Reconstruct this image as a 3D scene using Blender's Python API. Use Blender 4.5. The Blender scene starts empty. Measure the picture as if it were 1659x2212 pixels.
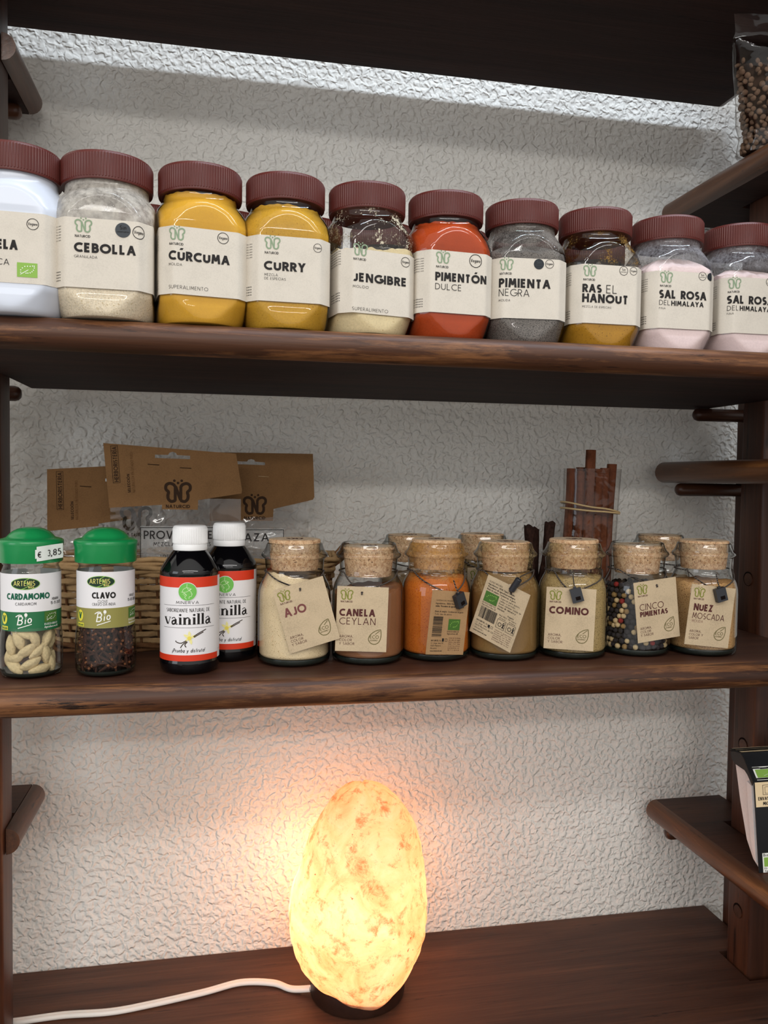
import bpy, math, random
from mathutils import Matrix, Vector, Euler
from mathutils.geometry import tessellate_polygon
random.seed(7)
C = bpy.context.scene
COL = C.collection
PI = math.pi

# ------------------------------------------------------------------ camera
cam_d = bpy.data.cameras.new('camera')
cam_d.sensor_fit = 'VERTICAL'
cam_d.sensor_height = 36.0
cam_d.lens = 1770.6 / 2212 * 36.0
cam_d.clip_start = 0.02
cam = bpy.data.objects.new('camera', cam_d)
COL.objects.link(cam)
_r, _d, _f = (0.9803, -0.1970, 0.0129), (0.0047, -0.0422, -0.9991), (0.1974, 0.9795, -0.0404)
cam.matrix_world = Matrix(((_r[0], -_d[0], -_f[0], 0), (_r[1], -_d[1], -_f[1], 0), (_r[2], -_d[2], -_f[2], 0), (0, 0, 0, 1)))
C.camera = cam

# ------------------------------------------------------------------ world, lights, exposure
w = bpy.data.worlds.new('world'); C.world = w; w.use_nodes = True
# the lit shop around the shelves: brightest out in front and towards the ceiling
_wt = w.node_tree; _bg = _wt.nodes['Background']
_tc = _wt.nodes.new('ShaderNodeTexCoord'); _dp = _wt.nodes.new('ShaderNodeVectorMath'); _dp.operation = 'DOT_PRODUCT'
_dp.inputs[1].default_value = (-0.10, -0.86, 0.50)
_mr = _wt.nodes.new('ShaderNodeMapRange'); _mr.interpolation_type = 'SMOOTHSTEP'
_mr.inputs[1].default_value = -0.1; _mr.inputs[2].default_value = 1.0; _mr.inputs[3].default_value = 0.11; _mr.inputs[4].default_value = 0.95
_wt.links.new(_tc.outputs['Generated'], _dp.inputs[0]); _wt.links.new(_dp.outputs['Value'], _mr.inputs[0])
_wt.links.new(_mr.outputs[0], _bg.inputs[1])
_bg.inputs[0].default_value = (1.0, 0.972, 0.935, 1)
C.view_settings.view_transform = 'Standard'
C.view_settings.look = 'None'
C.view_settings.gamma = 1.0
C.view_settings.use_curve_mapping = False
C.view_settings.exposure = 0.0


def area(name, loc, target, sx, sy, power, color):
    l = bpy.data.lights.new(name, 'AREA'); l.shape = 'RECTANGLE'; l.size = sx; l.size_y = sy
    l.energy = power; l.color = color
    o = bpy.data.objects.new(name, l); COL.objects.link(o); o.location = loc
    o.rotation_euler = (Vector(target) - Vector(loc)).to_track_quat('-Z', 'Y').to_euler()
    return o


area('tube_light_near', (0.75, 0.42, 1.25), (0.75, 1.0, 0.35), 1.7, 0.05, 18, (0.76, 0.87, 1.0))
area('tube_light_middle', (0.1, -1.1, 1.2), (0.15, 0.8, 0.1), 2.4, 0.16, 14, (1.0, 0.98, 0.95))
area('tube_light_far', (-0.3, -2.8, 1.2), (0.15, 0.8, 0.1), 2.6, 0.12, 24, (1.0, 0.97, 0.93))
area('shop_window', (-2.6, -0.9, 0.5), (0.0, 0.8, 0.0), 1.2, 1.4, 14, (0.82, 0.90, 1.0))

# ------------------------------------------------------------------ materials
M = {}


def srgb(r, g, b):
    f = lambda c: (c / 255 / 12.92) if c / 255 <= 0.04045 else ((c / 255 + 0.055) / 1.055) ** 2.4
    return (f(r), f(g), f(b), 1)


class NT:
    def __init__(s, name):
        s.m = bpy.data.materials.new(name); s.m.use_nodes = True
        s.t = s.m.node_tree; s.t.nodes.clear()
        s.out = s.t.nodes.new('ShaderNodeOutputMaterial')
        M[name] = s.m

    def n(s, typ, **kw):
        nd = s.t.nodes.new(typ)
        for k, v in kw.items():
            if k.startswith('i_'):
                key = k[2:]
                key = int(key) if key.isdigit() else key.replace('_', ' ')
                nd.inputs[key].default_value = v
            else:
                setattr(nd, k, v)
        return nd

    def l(s, a, ao, b, bi):
        s.t.links.new(a.outputs[ao], b.inputs[bi])

    def coord(s, scale=(1, 1, 1)):
        tc = s.n('ShaderNodeTexCoord'); mp = s.n('ShaderNodeMapping')
        mp.inputs['Scale'].default_value = scale
        s.l(tc, 'Object', mp, 'Vector')
        return mp

    def noise(s, vec, scale, detail=4, rough=0.6, dist=0.0):
        n = s.n('ShaderNodeTexNoise')
        n.inputs['Scale'].default_value = scale; n.inputs['Detail'].default_value = detail
        n.inputs['Roughness'].default_value = rough; n.inputs['Distortion'].default_value = dist
        if vec: s.l(vec, 0, n, 'Vector')
        return n

    def ramp(s, src, so, stops):
        r = s.n('ShaderNodeValToRGB')
        e = r.color_ramp.elements
        while len(e) < len(stops): e.new(0.5)
        for i, (p, c) in enumerate(stops):
            e[i].position = p
            e[i].color = c if not isinstance(c, (int, float)) else (c, c, c, 1)
        s.l(src, so, r, 'Fac')
        return r

    def mix(s, fac, a, b, blend='MIX'):
        m = s.n('ShaderNodeMix', data_type='RGBA', blend_type=blend)
        for idx, v in ((0, fac), (6, a), (7, b)):
            if isinstance(v, tuple) and len(v) == 2 and not isinstance(v[0], (int, float)):
                s.t.links.new(v[0].outputs[v[1]], m.inputs[idx])
            else:
                m.inputs[idx].default_value = v
        return m

    def bump(s, src, so, strength, dist):
        b = s.n('ShaderNodeBump'); b.inputs['Strength'].default_value = strength; b.inputs['Distance'].default_value = dist
        s.l(src, so, b, 'Height')
        return b

    def principled(s, rough=0.5, spec=0.5, **kw):
        p = s.n('ShaderNodeBsdfPrincipled')
        p.inputs['Roughness'].default_value = rough
        p.inputs['Specular IOR Level'].default_value = spec
        for k, v in kw.items(): p.inputs[k.replace('_', ' ')].default_value = v
        s.l(p, 0, s.out, 'Surface')
        return p


def flat(name, col, rough=0.6, spec=0.4, noise=0.0, nscale=200, bump=0.0):
    t = NT(name)
    p = t.principled(rough, spec)
    if noise or bump:
        n = t.noise(t.coord(), nscale, 5, 0.65)
        lo = tuple(c * (1 - noise) for c in col[:3]) + (1,)
        hi = tuple(min(1, c * (1 + noise)) for c in col[:3]) + (1,)
        r = t.ramp(n, 'Fac', [(0.3, lo), (0.7, hi)])
        t.l(r, 0, p, 'Base Color')
        if bump:
            b = t.bump(n, 'Fac', bump, 0.001); t.l(b, 0, p, 'Normal')
    else:
        p.inputs['Base Color'].default_value = col
    return t.m


def wood(name, dark, mid, light, axis, rough=0.45, wear=0.62, wearcol=None, spec=0.35):
    t = NT(name)
    p = t.principled(rough, spec)
    sc = [14, 14, 14]; sc[axis] = 1.1
    v = t.coord(tuple(sc))
    big = t.noise(v, 2.2, 6, 0.6, 0.6)
    base = t.ramp(big, 'Fac', [(0.28, dark), (0.52, mid), (0.78, light)])
    sf = [150, 150, 150]; sf[axis] = 5
    v2 = t.coord(tuple(sf))
    fine = t.noise(v2, 2.0, 3, 0.6)
    fr = t.ramp(fine, 'Fac', [(0.3, 0.55), (0.7, 1.0)])
    m = t.mix(0.7, (base, 0), (fr, 0), 'MULTIPLY')
    last = (m, 2)
    if wearcol:
        sw = [34, 34, 34]; sw[axis] = 3
        wn = t.noise(t.coord(tuple(sw)), 1.6, 8, 0.72, 0.3)
        wr = t.ramp(wn, 'Fac', [(wear, 0.0), (wear + 0.10, 1.0)])
        wm = t.n('ShaderNodeMath', operation='MULTIPLY'); t.l(wr, 0, wm, 0); wm.inputs[1].default_value = 0.7
        m2 = t.mix((wm, 0), last, wearcol)
        last = (m2, 2)
        dn = t.noise(t.coord(tuple(x * 1.3 for x in sw)), 2.6, 8, 0.75, 0.2)
        dr = t.ramp(dn, 'Fac', [(0.60, 0.0), (0.66, 1.0)])
        m3 = t.mix((dr, 0), last, tuple(c * 0.45 for c in dark[:3]) + (1,))
        last = (m3, 2)
    t.t.links.new(last[0].outputs[last[1]], p.inputs['Base Color'])
    b = t.bump(fine, 'Fac', 0.25, 0.0008); t.l(b, 0, p, 'Normal')
    return t.m


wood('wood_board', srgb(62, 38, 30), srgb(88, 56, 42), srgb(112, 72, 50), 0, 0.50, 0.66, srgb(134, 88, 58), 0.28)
wood('wood_underside_shaded', srgb(34, 19, 16), srgb(50, 29, 24), srgb(64, 40, 32), 0, 0.7, 0.75, srgb(80, 52, 40), 0.18)  # darker copy of the board wood, with the shelf's own shade in its colour
wood('wood_edge', srgb(44, 24, 16), srgb(78, 46, 28), srgb(112, 70, 40), 0, 0.46, 0.50, srgb(136, 90, 54), 0.32)
wood('wood_edge_deep', srgb(46, 25, 16), srgb(86, 50, 28), srgb(128, 80, 42), 1, 0.36, 0.6, srgb(150, 98, 52), 0.5)
wood('wood_board_deep', srgb(52, 31, 24), srgb(76, 46, 34), srgb(98, 62, 42), 0, 0.50, 0.7, srgb(120, 78, 50), 0.25)
wood('wood_post', srgb(46, 25, 18), srgb(74, 42, 28), srgb(100, 60, 38), 2, 0.42, 0.7, srgb(120, 76, 46))
wood('wood_peg', srgb(48, 27, 19), srgb(76, 45, 30), srgb(100, 62, 40), 0, 0.35)
flat('hole_dark', srgb(20, 12, 9), 0.9, 0.1)

# stucco wall
t = NT('stucco')
p = t.principled(0.75, 0.25)
v = t.coord()
a0 = t.noise(v, 150, 1, 0.4, 0.5)
a = t.ramp(a0, 0, [(0.30, 0.0), (0.70, 1.0)]); a.color_ramp.interpolation = 'EASE'
b_ = t.noise(v, 40, 2, 0.5, 0.2)
wig = t.noise(t.coord((1.0, 1.0, 0.8)), 70, 2, 0.5, 0.4)
s1 = t.mix(0.40, (a, 0), (wig, 0)); s2 = t.mix(0.30, (s1, 2), (b_, 0))
bp = t.bump(s2, 2, 1.0, 0.0041); t.l(bp, 0, p, 'Normal')
tone = t.noise(v, 6, 3)
tr = t.ramp(tone, 'Fac', [(0.3, (0.83, 0.81, 0.755, 1)), (0.7, (0.87, 0.85, 0.795, 1))])
t.l(tr, 0, p, 'Base Color')


def kraft(name, col, amp=0.10):
    t = NT(name); p = t.principled(0.85, 0.15)
    n = t.noise(t.coord((1, 1, 1)), 900, 4, 0.7)
    n2 = t.noise(t.coord((1, 1, 1)), 60, 5, 0.6)
    mx = t.mix(0.4, (n, 0), (n2, 0))
    r = t.ramp(mx, 2, [(0.38, tuple(c * (1 - amp * 1.6) for c in col[:3]) + (1,)), (0.5, col), (0.66, tuple(min(1, c * (1 + amp)) for c in col[:3]) + (1,))])
    t.l(r, 0, p, 'Base Color')
    b = t.bump(n, 0, 0.15, 0.0003); t.l(b, 0, p, 'Normal')


kraft('label_paper', srgb(205, 197, 184), 0.05)
kraft('tag_card', srgb(196, 176, 146), 0.10)
kraft('tag_card_back', srgb(172, 138, 100), 0.08)
kraft('header_card', srgb(122, 90, 58), 0.10)
flat('ink', srgb(38, 35, 34), 0.7, 0.2)
flat('ink_brown', srgb(84, 44, 42), 0.7, 0.2)
flat('ink_red_brown', srgb(118, 70, 68), 0.7, 0.2)
flat('ink_header', srgb(52, 36, 24), 0.8, 0.15)
flat('ink_header_faint', srgb(98, 66, 38), 0.8, 0.15)
flat('logo_sage', srgb(132, 150, 122), 0.7, 0.2)
flat('logo_olive', srgb(130, 132, 62), 0.7, 0.2)
flat('eco_green', srgb(132, 172, 74), 0.6, 0.3)
flat('eco_green_dark', srgb(70, 110, 44), 0.6, 0.3)
flat('white_print', srgb(238, 238, 232), 0.6, 0.3)
flat('dark_sticker', srgb(58, 62, 66), 0.6, 0.3)
flat('black_dot', srgb(24, 30, 36), 0.5, 0.3)
flat('label_white', srgb(232, 230, 232), 0.45, 0.4)
flat('label_red', srgb(216, 58, 28), 0.4, 0.4)
flat('label_green', srgb(34, 108, 66), 0.45, 0.4)
flat('label_olive', srgb(146, 140, 74), 0.45, 0.4)
flat('text_green', srgb(20, 94, 68), 0.5, 0.3)
flat('badge_green', srgb(10, 46, 28), 0.4, 0.4)
flat('badge_gold', srgb(226, 218, 120), 0.5, 0.4)
flat('badge_line', srgb(150, 200, 90), 0.5, 0.4)
flat('minerva_green', srgb(112, 190, 82), 0.5, 0.4)
flat('minerva_line', srgb(206, 236, 180), 0.5, 0.4)
flat('vegan_yellow', srgb(228, 218, 70), 0.5, 0.4)
flat('petal', srgb(238, 230, 160), 0.6, 0.3)
flat('petal_core', srgb(232, 214, 90), 0.6, 0.3)
flat('price_paper', srgb(226, 232, 228), 0.6, 0.3)
flat('lid_maroon', srgb(86, 35, 29), 0.42, 0.35, 0.06, 90)
flat('cap_green', srgb(24, 136, 74), 0.22, 0.5, 0.08, 40)
flat('cap_white', srgb(240, 240, 240), 0.4, 0.4)
flat('clip_black', srgb(40, 42, 48), 0.35, 0.5)
flat('wire', srgb(178, 150, 110), 0.35, 0.6)
flat('cable_white', srgb(236, 230, 222), 0.4, 0.4)
flat('rubber', srgb(196, 168, 122), 0.5, 0.4)
flat('base_dark', srgb(46, 26, 18), 0.4, 0.4, 0.3, 60)
flat('tray_white', srgb(232, 226, 224), 0.5, 0.4, 0.04, 300)
flat('carton_black', srgb(14, 15, 19), 0.4, 0.4)
flat('carton_cream', srgb(232, 208, 168), 0.6, 0.3)
flat('amber_black', srgb(7, 7, 10), 0.06, 0.6)
flat('glass_base', srgb(34, 42, 38), 0.08, 0.6)

# cork
t = NT('cork'); p = t.principled(0.8, 0.2); v = t.coord()
n = t.noise(v, 260, 3, 0.6, 0.8); n2 = t.noise(v, 640, 3, 0.6, 1.5)
r1 = t.ramp(n, 0, [(0.35, srgb(182, 138, 100)), (0.6, srgb(220, 186, 148))])
r2 = t.ramp(n2, 0, [(0.36, 0.0), (0.42, 1.0)])
mm = t.mix((r2, 0), srgb(92, 54, 30), (r1, 0)); t.l(mm, 2, p, 'Base Color')
b = t.bump(n2, 0, 0.5, 0.0006); t.l(b, 0, p, 'Normal')
t = NT('cork_top'); p = t.principled(0.8, 0.2); v = t.coord()
n = t.noise(v, 400, 3, 0.6, 0.8)
r1 = t.ramp(n, 0, [(0.35, srgb(190, 160, 128)), (0.6, srgb(222, 200, 172))]); t.l(r1, 0, p, 'Base Color')

# twisted cord
t = NT('cord_twist'); p = t.principled(0.8, 0.2)
wv = t.n('ShaderNodeTexWave', bands_direction='DIAGONAL'); wv.inputs['Scale'].default_value = 260
t.l(t.coord(), 0, wv, 'Vector')
r1 = t.ramp(wv, 0, [(0.50, srgb(24, 20, 20)), (0.80, srgb(120, 110, 102))]); t.l(r1, 0, p, 'Base Color')


def glass(name, tint=(1, 1, 1), edge=(0.45, 0.48, 0.47), rough=0.03, dust=None, dust_z=None, dust_lo=0.5, dust_hi=0.6, dscale=300, dmax=0.9, refl=1.0, wrinkle=0.0, blend=0.25):
    """thin clear glass or film: see-through face on, tinted by its thickness edge on, Fresnel reflections; optional dust clinging to it"""
    t = NT(name)
    lw = t.n('ShaderNodeLayerWeight'); lw.inputs['Blend'].default_value = 0.5
    cr = t.ramp(lw, 'Facing', [(0.0, tint + (1,)), (0.45, tint + (1,)), (0.92, edge + (1,))])
    tr = t.n('ShaderNodeBsdfTransparent'); t.l(cr, 0, tr, 'Color')
    gl = t.n('ShaderNodeBsdfGlossy'); gl.inputs['Roughness'].default_value = rough
    gl.inputs['Color'].default_value = (1, 1, 1, 1)
    fr = t.n('ShaderNodeLayerWeight'); fr.inputs['Blend'].default_value = 0.5
    if wrinkle:
        wn = t.noise(t.coord(), 24, 2, 0.5, 1.0)
        wb = t.bump(wn, 0, wrinkle, 0.012); t.l(wb, 0, gl, 'Normal'); t.l(wb, 0, fr, 'Normal')
    pw = t.n('ShaderNodeMath', operation='POWER'); t.l(fr, 'Facing', pw, 0); pw.inputs[1].default_value = 5.0
    fm = t.n('ShaderNodeMath', operation='MULTIPLY_ADD'); t.l(pw, 0, fm, 0); fm.inputs[1].default_value = 0.9; fm.inputs[2].default_value = 0.036 * refl
    mx = t.n('ShaderNodeMixShader'); t.l(fm, 0, mx, 0); t.l(tr, 0, mx, 1); t.l(gl, 0, mx, 2)
    last = mx
    if dust:
        df = t.n('ShaderNodeBsdfDiffuse'); df.inputs['Color'].default_value = dust
        n = t.noise(t.coord(), dscale, 5, 0.7); n2 = t.noise(t.coord(), 55, 3, 0.6)
        m = t.mix(0.45, (n, 0), (n2, 0))
        r = t.ramp(m, 2, [(dust_lo, 0.0), (dust_hi, dmax)])
        if dust_z is not None:
            sx = t.n('ShaderNodeSeparateXYZ'); t.l(t.coord(), 0, sx, 0)
            mr = t.n('ShaderNodeMapRange'); mr.inputs[1].default_value = dust_z - .003; mr.inputs[2].default_value = dust_z + .003; t.l(sx, 2, mr, 0)
            mu = t.n('ShaderNodeMath', operation='MULTIPLY'); t.l(mr, 0, mu, 0); t.l(r, 0, mu, 1); r = mu
        m2 = t.n('ShaderNodeMixShader'); t.l(r, 0, m2, 0); t.l(last, 0, m2, 1); t.l(df, 0, m2, 2)
        last = m2
    t.l(last, 0, t.out, 'Surface')
    return t.m


glass('jar_glass', (0.97, 0.98, 0.975), (0.30, 0.33, 0.33))
glass('bottle_glass', (0.97, 0.98, 0.97), (0.36, 0.40, 0.38))
glass('film', (0.90, 0.89, 0.88), (0.55, 0.53, 0.51), 0.07, wrinkle=0.30, refl=1.2)
glass('sleeve_film', (0.95, 0.94, 0.93), (0.6, 0.58, 0.56), 0.05, wrinkle=0.15, refl=0.8)
glass('milk_film', (0.85, 0.86, 0.86), (0.6, 0.6, 0.6), 0.2, dust=(0.55, 0.55, 0.54, 1), dust_lo=0.2, dust_hi=0.5, dmax=0.35, wrinkle=0.4)


def powder(name, col, var=0.12, scale=700, bump=0.35, specks=None, sp=0.68, big=40):
    t = NT(name); p = t.principled(0.95, 0.1); v = t.coord()
    n = t.noise(v, scale, 4, 0.7); nb = t.noise(v, big, 3, 0.6)
    m = t.mix(0.35, (n, 0), (nb, 0))
    r = t.ramp(m, 2, [(0.36, tuple(c * (1 - var * 1.5) for c in col[:3]) + (1,)), (0.5, col), (0.64, tuple(min(1, c * (1 + var)) for c in col[:3]) + (1,))])
    last = (r, 0)
    if specks:
        s = t.noise(v, scale * 1.1, 2, 0.5)
        sr = t.ramp(s, 0, [(sp, 0.0), (sp + 0.03, 1.0)])
        mm = t.mix((sr, 0), last, specks); last = (mm, 2)
    t.t.links.new(last[0].outputs[last[1]], p.inputs['Base Color'])
    b = t.bump(m, 2, bump, 0.0012); t.l(b, 0, p, 'Normal')


powder('pw_onion', srgb(226, 212, 186), 0.16, 800, 0.6, srgb(196, 176, 140), 0.62)
powder('pw_turmeric', srgb(208, 156, 50), 0.06, 900, 0.2, None)
powder('pw_curry', srgb(192, 146, 48), 0.10, 700, 0.35, srgb(160, 110, 30), 0.66)
powder('pw_ginger', srgb(226, 208, 164), 0.08, 600, 0.3, srgb(190, 160, 110), 0.68)
powder('pw_paprika', srgb(166, 64, 24), 0.10, 700, 0.25, srgb(140, 44, 12), 0.68)
powder('pw_pepper', srgb(122, 116, 110), 0.30, 1300, 0.5, srgb(58, 54, 52), 0.56)
powder('pw_ras', srgb(178, 132, 38), 0.10, 650, 0.3, srgb(120, 84, 24), 0.66)
powder('pw_salt', srgb(240, 218, 214), 0.05, 600, 0.3)
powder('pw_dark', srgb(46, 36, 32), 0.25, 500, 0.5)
powder('pw_garlic', srgb(232, 208, 168), 0.10, 950, 0.5, srgb(176, 140, 92), 0.64)
powder('pw_cinnamon', srgb(146, 98, 66), 0.06, 800, 0.2)
powder('pw_orange', srgb(198, 110, 38), 0.12, 900, 0.4, srgb(160, 60, 20), 0.62)
powder('pw_clove', srgb(138, 108, 66), 0.08, 700, 0.2)
powder('pw_cumin', srgb(180, 156, 108), 0.16, 850, 0.5, srgb(96, 78, 46), 0.60)
powder('pw_nutmeg', srgb(204, 160, 108), 0.14, 850, 0.5, srgb(130, 88, 52), 0.60)
powder('pw_herb', srgb(112, 92, 62), 0.3, 300, 0.7, srgb(40, 32, 22), 0.56)
powder('pw_beige', srgb(176, 150, 116), 0.12, 500, 0.4)
powder('pc_black', srgb(52, 48, 50), 0.35, 420, 0.7)
powder('pc_cream', srgb(206, 180, 136), 0.15, 420, 0.5)
powder('pc_green', srgb(150, 120, 76), 0.2, 420, 0.6)
powder('pc_red', srgb(136, 44, 42), 0.2, 420, 0.5)
powder('clove_bud', srgb(60, 38, 30), 0.3, 420, 0.6)
powder('clove_head', srgb(122, 78, 52), 0.2, 420, 0.4)
powder('pod', srgb(202, 182, 142), 0.16, 420, 0.9)
powder('lentil', srgb(124, 100, 82), 0.2, 160, 0.3)
powder('lentil_dark', srgb(66, 50, 40), 0.3, 160, 0.5)  # lentil colour darkened for the shade between the lentils in front
powder('pile_dark', srgb(34, 28, 26), 0.3, 300, 0.6)
powder('bark', srgb(106, 62, 42), 0.3, 90, 0.6, None)
powder('bark_dark', srgb(50, 32, 26), 0.4, 160, 0.9)
powder('wicker', srgb(172, 140, 100), 0.16, 120, 0.4)
powder('wicker_dark', srgb(110, 76, 50), 0.22, 120, 0.4)

# salt rock: crystal that lets the bulb inside shine through
t = NT('salt_crystal'); v = t.coord()
n = t.noise(v, 16, 8, 0.68, 1.2); n2 = t.noise(v, 62, 6, 0.74, 0.35); n3 = t.noise(v, 150, 3, 0.6, 0.4)
r = t.ramp(n, 0, [(0.30, srgb(240, 186, 138)), (0.5, srgb(252, 228, 194)), (0.7, srgb(255, 246, 228))])
vein = t.ramp(n2, 0, [(0.34, srgb(196, 128, 88)), (0.48, (1, 1, 1, 1))])
m1 = t.mix(0.75, (r, 0), (vein, 0), 'MULTIPLY')
spk = t.ramp(n3, 0, [(0.70, (1, 1, 1, 1)), (0.74, srgb(120, 74, 50))])
m2 = t.mix(0.85, (m1, 2), (spk, 0), 'MULTIPLY')
tl = t.n('ShaderNodeBsdfTranslucent'); t.l(m2, 2, tl, 'Color')
pr = t.n('ShaderNodeBsdfPrincipled'); pr.inputs['Roughness'].default_value = 0.45; t.l(m2, 2, pr, 'Base Color')
bb = t.bump(n2, 0, 0.5, 0.004); t.l(bb, 0, pr, 'Normal'); t.l(bb, 0, tl, 'Normal')
mx = t.n('ShaderNodeMixShader'); mx.inputs[0].default_value = 0.40
t.l(tl, 0, mx, 1); t.l(pr, 0, mx, 2); t.l(mx, 0, t.out, 'Surface')
va = t.n('ShaderNodeVolumeAbsorption'); va.inputs['Color'].default_value = (1.0, .70, .44, 1); va.inputs['Density'].default_value = 8.0
t.l(va, 0, t.out, 'Volume')


# ------------------------------------------------------------------ mesh building
class MB:
    def __init__(s):
        s.v, s.f, s.mi, s.mats = [], [], [], []

    def mat(s, name):
        if name not in s.mats: s.mats.append(name)
        return s.mats.index(name)

    def add(s, vs, fs, mat):
        o = len(s.v); k = s.mat(mat)
        s.v.extend([tuple(p) for p in vs])
        for f in fs:
            s.f.append(tuple(i + o for i in f)); s.mi.append(k)

    def box(s, c, d, mat, rot=None):
        vs = [Vector((sx * d[0] / 2, sy * d[1] / 2, sz * d[2] / 2)) for sx in (-1, 1) for sy in (-1, 1) for sz in (-1, 1)]
        if rot is not None: vs = [rot @ p for p in vs]
        vs = [p + Vector(c) for p in vs]
        s.add(vs, [(0, 1, 3, 2), (4, 6, 7, 5), (0, 4, 5, 1), (2, 3, 7, 6), (0, 2, 6, 4), (1, 5, 7, 3)], mat)

    def polar(s, rings, seg, mat, cap0=True, cap1=True):
        """rings: list of (function theta -> (r, z), centre x, centre y)"""
        vs = []
        for fn, cx, cy in rings:
            for i in range(seg):
                th = 2 * PI * i / seg
                r, z = fn(th)
                vs.append((cx + r * math.cos(th), cy + r * math.sin(th), z))
        fs = []
        for k in range(len(rings) - 1):
            for i in range(seg):
                j = (i + 1) % seg
                fs.append((k * seg + i, k * seg + j, (k + 1) * seg + j, (k + 1) * seg + i))
        if cap0: fs.append(tuple(reversed(range(seg))))
        if cap1: fs.append(tuple(range((len(rings) - 1) * seg, len(rings) * seg)))
        s.add(vs, fs, mat)

    def lathe(s, prof, seg, mat, cap0=True, cap1=True, c=(0, 0)):
        s.polar([((lambda th, r=r, z=z: (r, z)), c[0], c[1]) for r, z in prof], seg, mat, cap0, cap1)

    def tube(s, path, r, mat, seg=10, closed=False, cap=True):
        P = [Vector(p) for p in path]; n = len(P)
        up = None; rings = []
        for i in range(n):
            a = P[i - 1] if (i > 0 or closed) else P[i]
            b = P[(i + 1) % n] if (i < n - 1 or closed) else P[i]
            t = (b - a)
            t = t.normalized() if t.length > 1e-9 else Vector((0, 0, 1))
            if up is None:
                up = t.orthogonal().normalized()
            up = (up - t * up.dot(t))
            up = up.normalized() if up.length > 1e-6 else t.orthogonal().normalized()
            sd = t.cross(up)
            rr = r[i] if isinstance(r, (list, tuple)) else r
            rings.append([P[i] + (up * math.cos(2 * PI * k / seg) + sd * math.sin(2 * PI * k / seg)) * rr for k in range(seg)])
        vs = [p for rg in rings for p in rg]; fs = []
        m = n if closed else n - 1
        for k in range(m):
            k2 = (k + 1) % n
            for i in range(seg):
                j = (i + 1) % seg
                fs.append((k * seg + i, k * seg + j, k2 * seg + j, k2 * seg + i))
        if cap and not closed:
            fs.append(tuple(reversed(range(seg)))); fs.append(tuple(range((n - 1) * seg, n * seg)))
        s.add(vs, fs, mat)

    def prism(s, outline, z0, z1, mat, hole=None, to=None, mat2=None):
        """outline: list of (x, y) counter-clockwise, extruded z0..z1; to maps (x, y, z) to 3D"""
        to = to or (lambda x, y, z: (x, y, z))
        loops = [outline] + ([hole] if hole else [])
        flatv = [p for lp in loops for p in lp]
        tri = tessellate_polygon([[Vector((x, y, 0)) for x, y in lp] for lp in loops]) if (hole or len(outline) > 4) else [tuple(range(len(outline)))]
        n = len(flatv)
        vs = [to(x, y, z0) for x, y in flatv] + [to(x, y, z1) for x, y in flatv]
        s.add(vs, [tuple(f) for f in tri], mat2 or mat)
        s.add(vs, [tuple(i + n for i in f) for f in tri], mat)
        o = 0; side = []
        for lp in loops:
            k = len(lp)
            for i in range(k):
                j = (i + 1) % k
                side.append((o + i, o + j, o + j + n, o + i + n))
            o += k
        s.add(vs, side, mat)

    def poly2d(s, polys, mapf, mat):
        for i, (vs, fs) in enumerate(polys):
            P = [Vector(mapf(x, y)) for x, y in vs]
            f = fs[0]
            nr = (P[f[1]] - P[f[0]]).cross(P[f[2]] - P[f[1]])
            if nr.length > 0:          # overlapping strokes of ink lie a few microns over one another
                nr.normalize(); P = [p + nr * (i % 9 * 9e-6) for p in P]
            s.add(P, fs, mat)

    def build(s, name, parent=None, sharp=35, fix=True):
        me = bpy.data.meshes.new(name)
        me.from_pydata(s.v, [], s.f)
        for m in s.mats: me.materials.append(M[m])
        me.polygons.foreach_set('material_index', s.mi)
        me.polygons.foreach_set('use_smooth', [True] * len(s.f))
        me.update()
        me.set_sharp_from_angle(angle=math.radians(sharp))
        o = bpy.data.objects.new(name, me); COL.objects.link(o)
        if parent is not None: o.parent = parent
        return o


def tag(o, label, cat, group=None, kind=None):
    o['label'] = label; o['category'] = cat
    if group: o['group'] = group
    if kind: o['kind'] = kind
    return o


def thing(name, label, cat, loc=(0, 0, 0), rz=0.0, group=None):
    o = bpy.data.objects.new(name, None); COL.objects.link(o)
    o.location = loc; o.rotation_euler = (0, 0, rz); o.empty_display_size = 0.02
    return tag(o, label, cat, group)


def struct(o):
    o['kind'] = 'structure'; return o


# ------------------------------------------------------------------ lettering made of drawn strokes
def arc(cx, cy, rx, ry, a0, a1, n=12):
    return [(cx + rx * math.cos(math.radians(a0 + (a1 - a0) * i / n)), cy + ry * math.sin(math.radians(a0 + (a1 - a0) * i / n))) for i in range(n + 1)]


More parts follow.
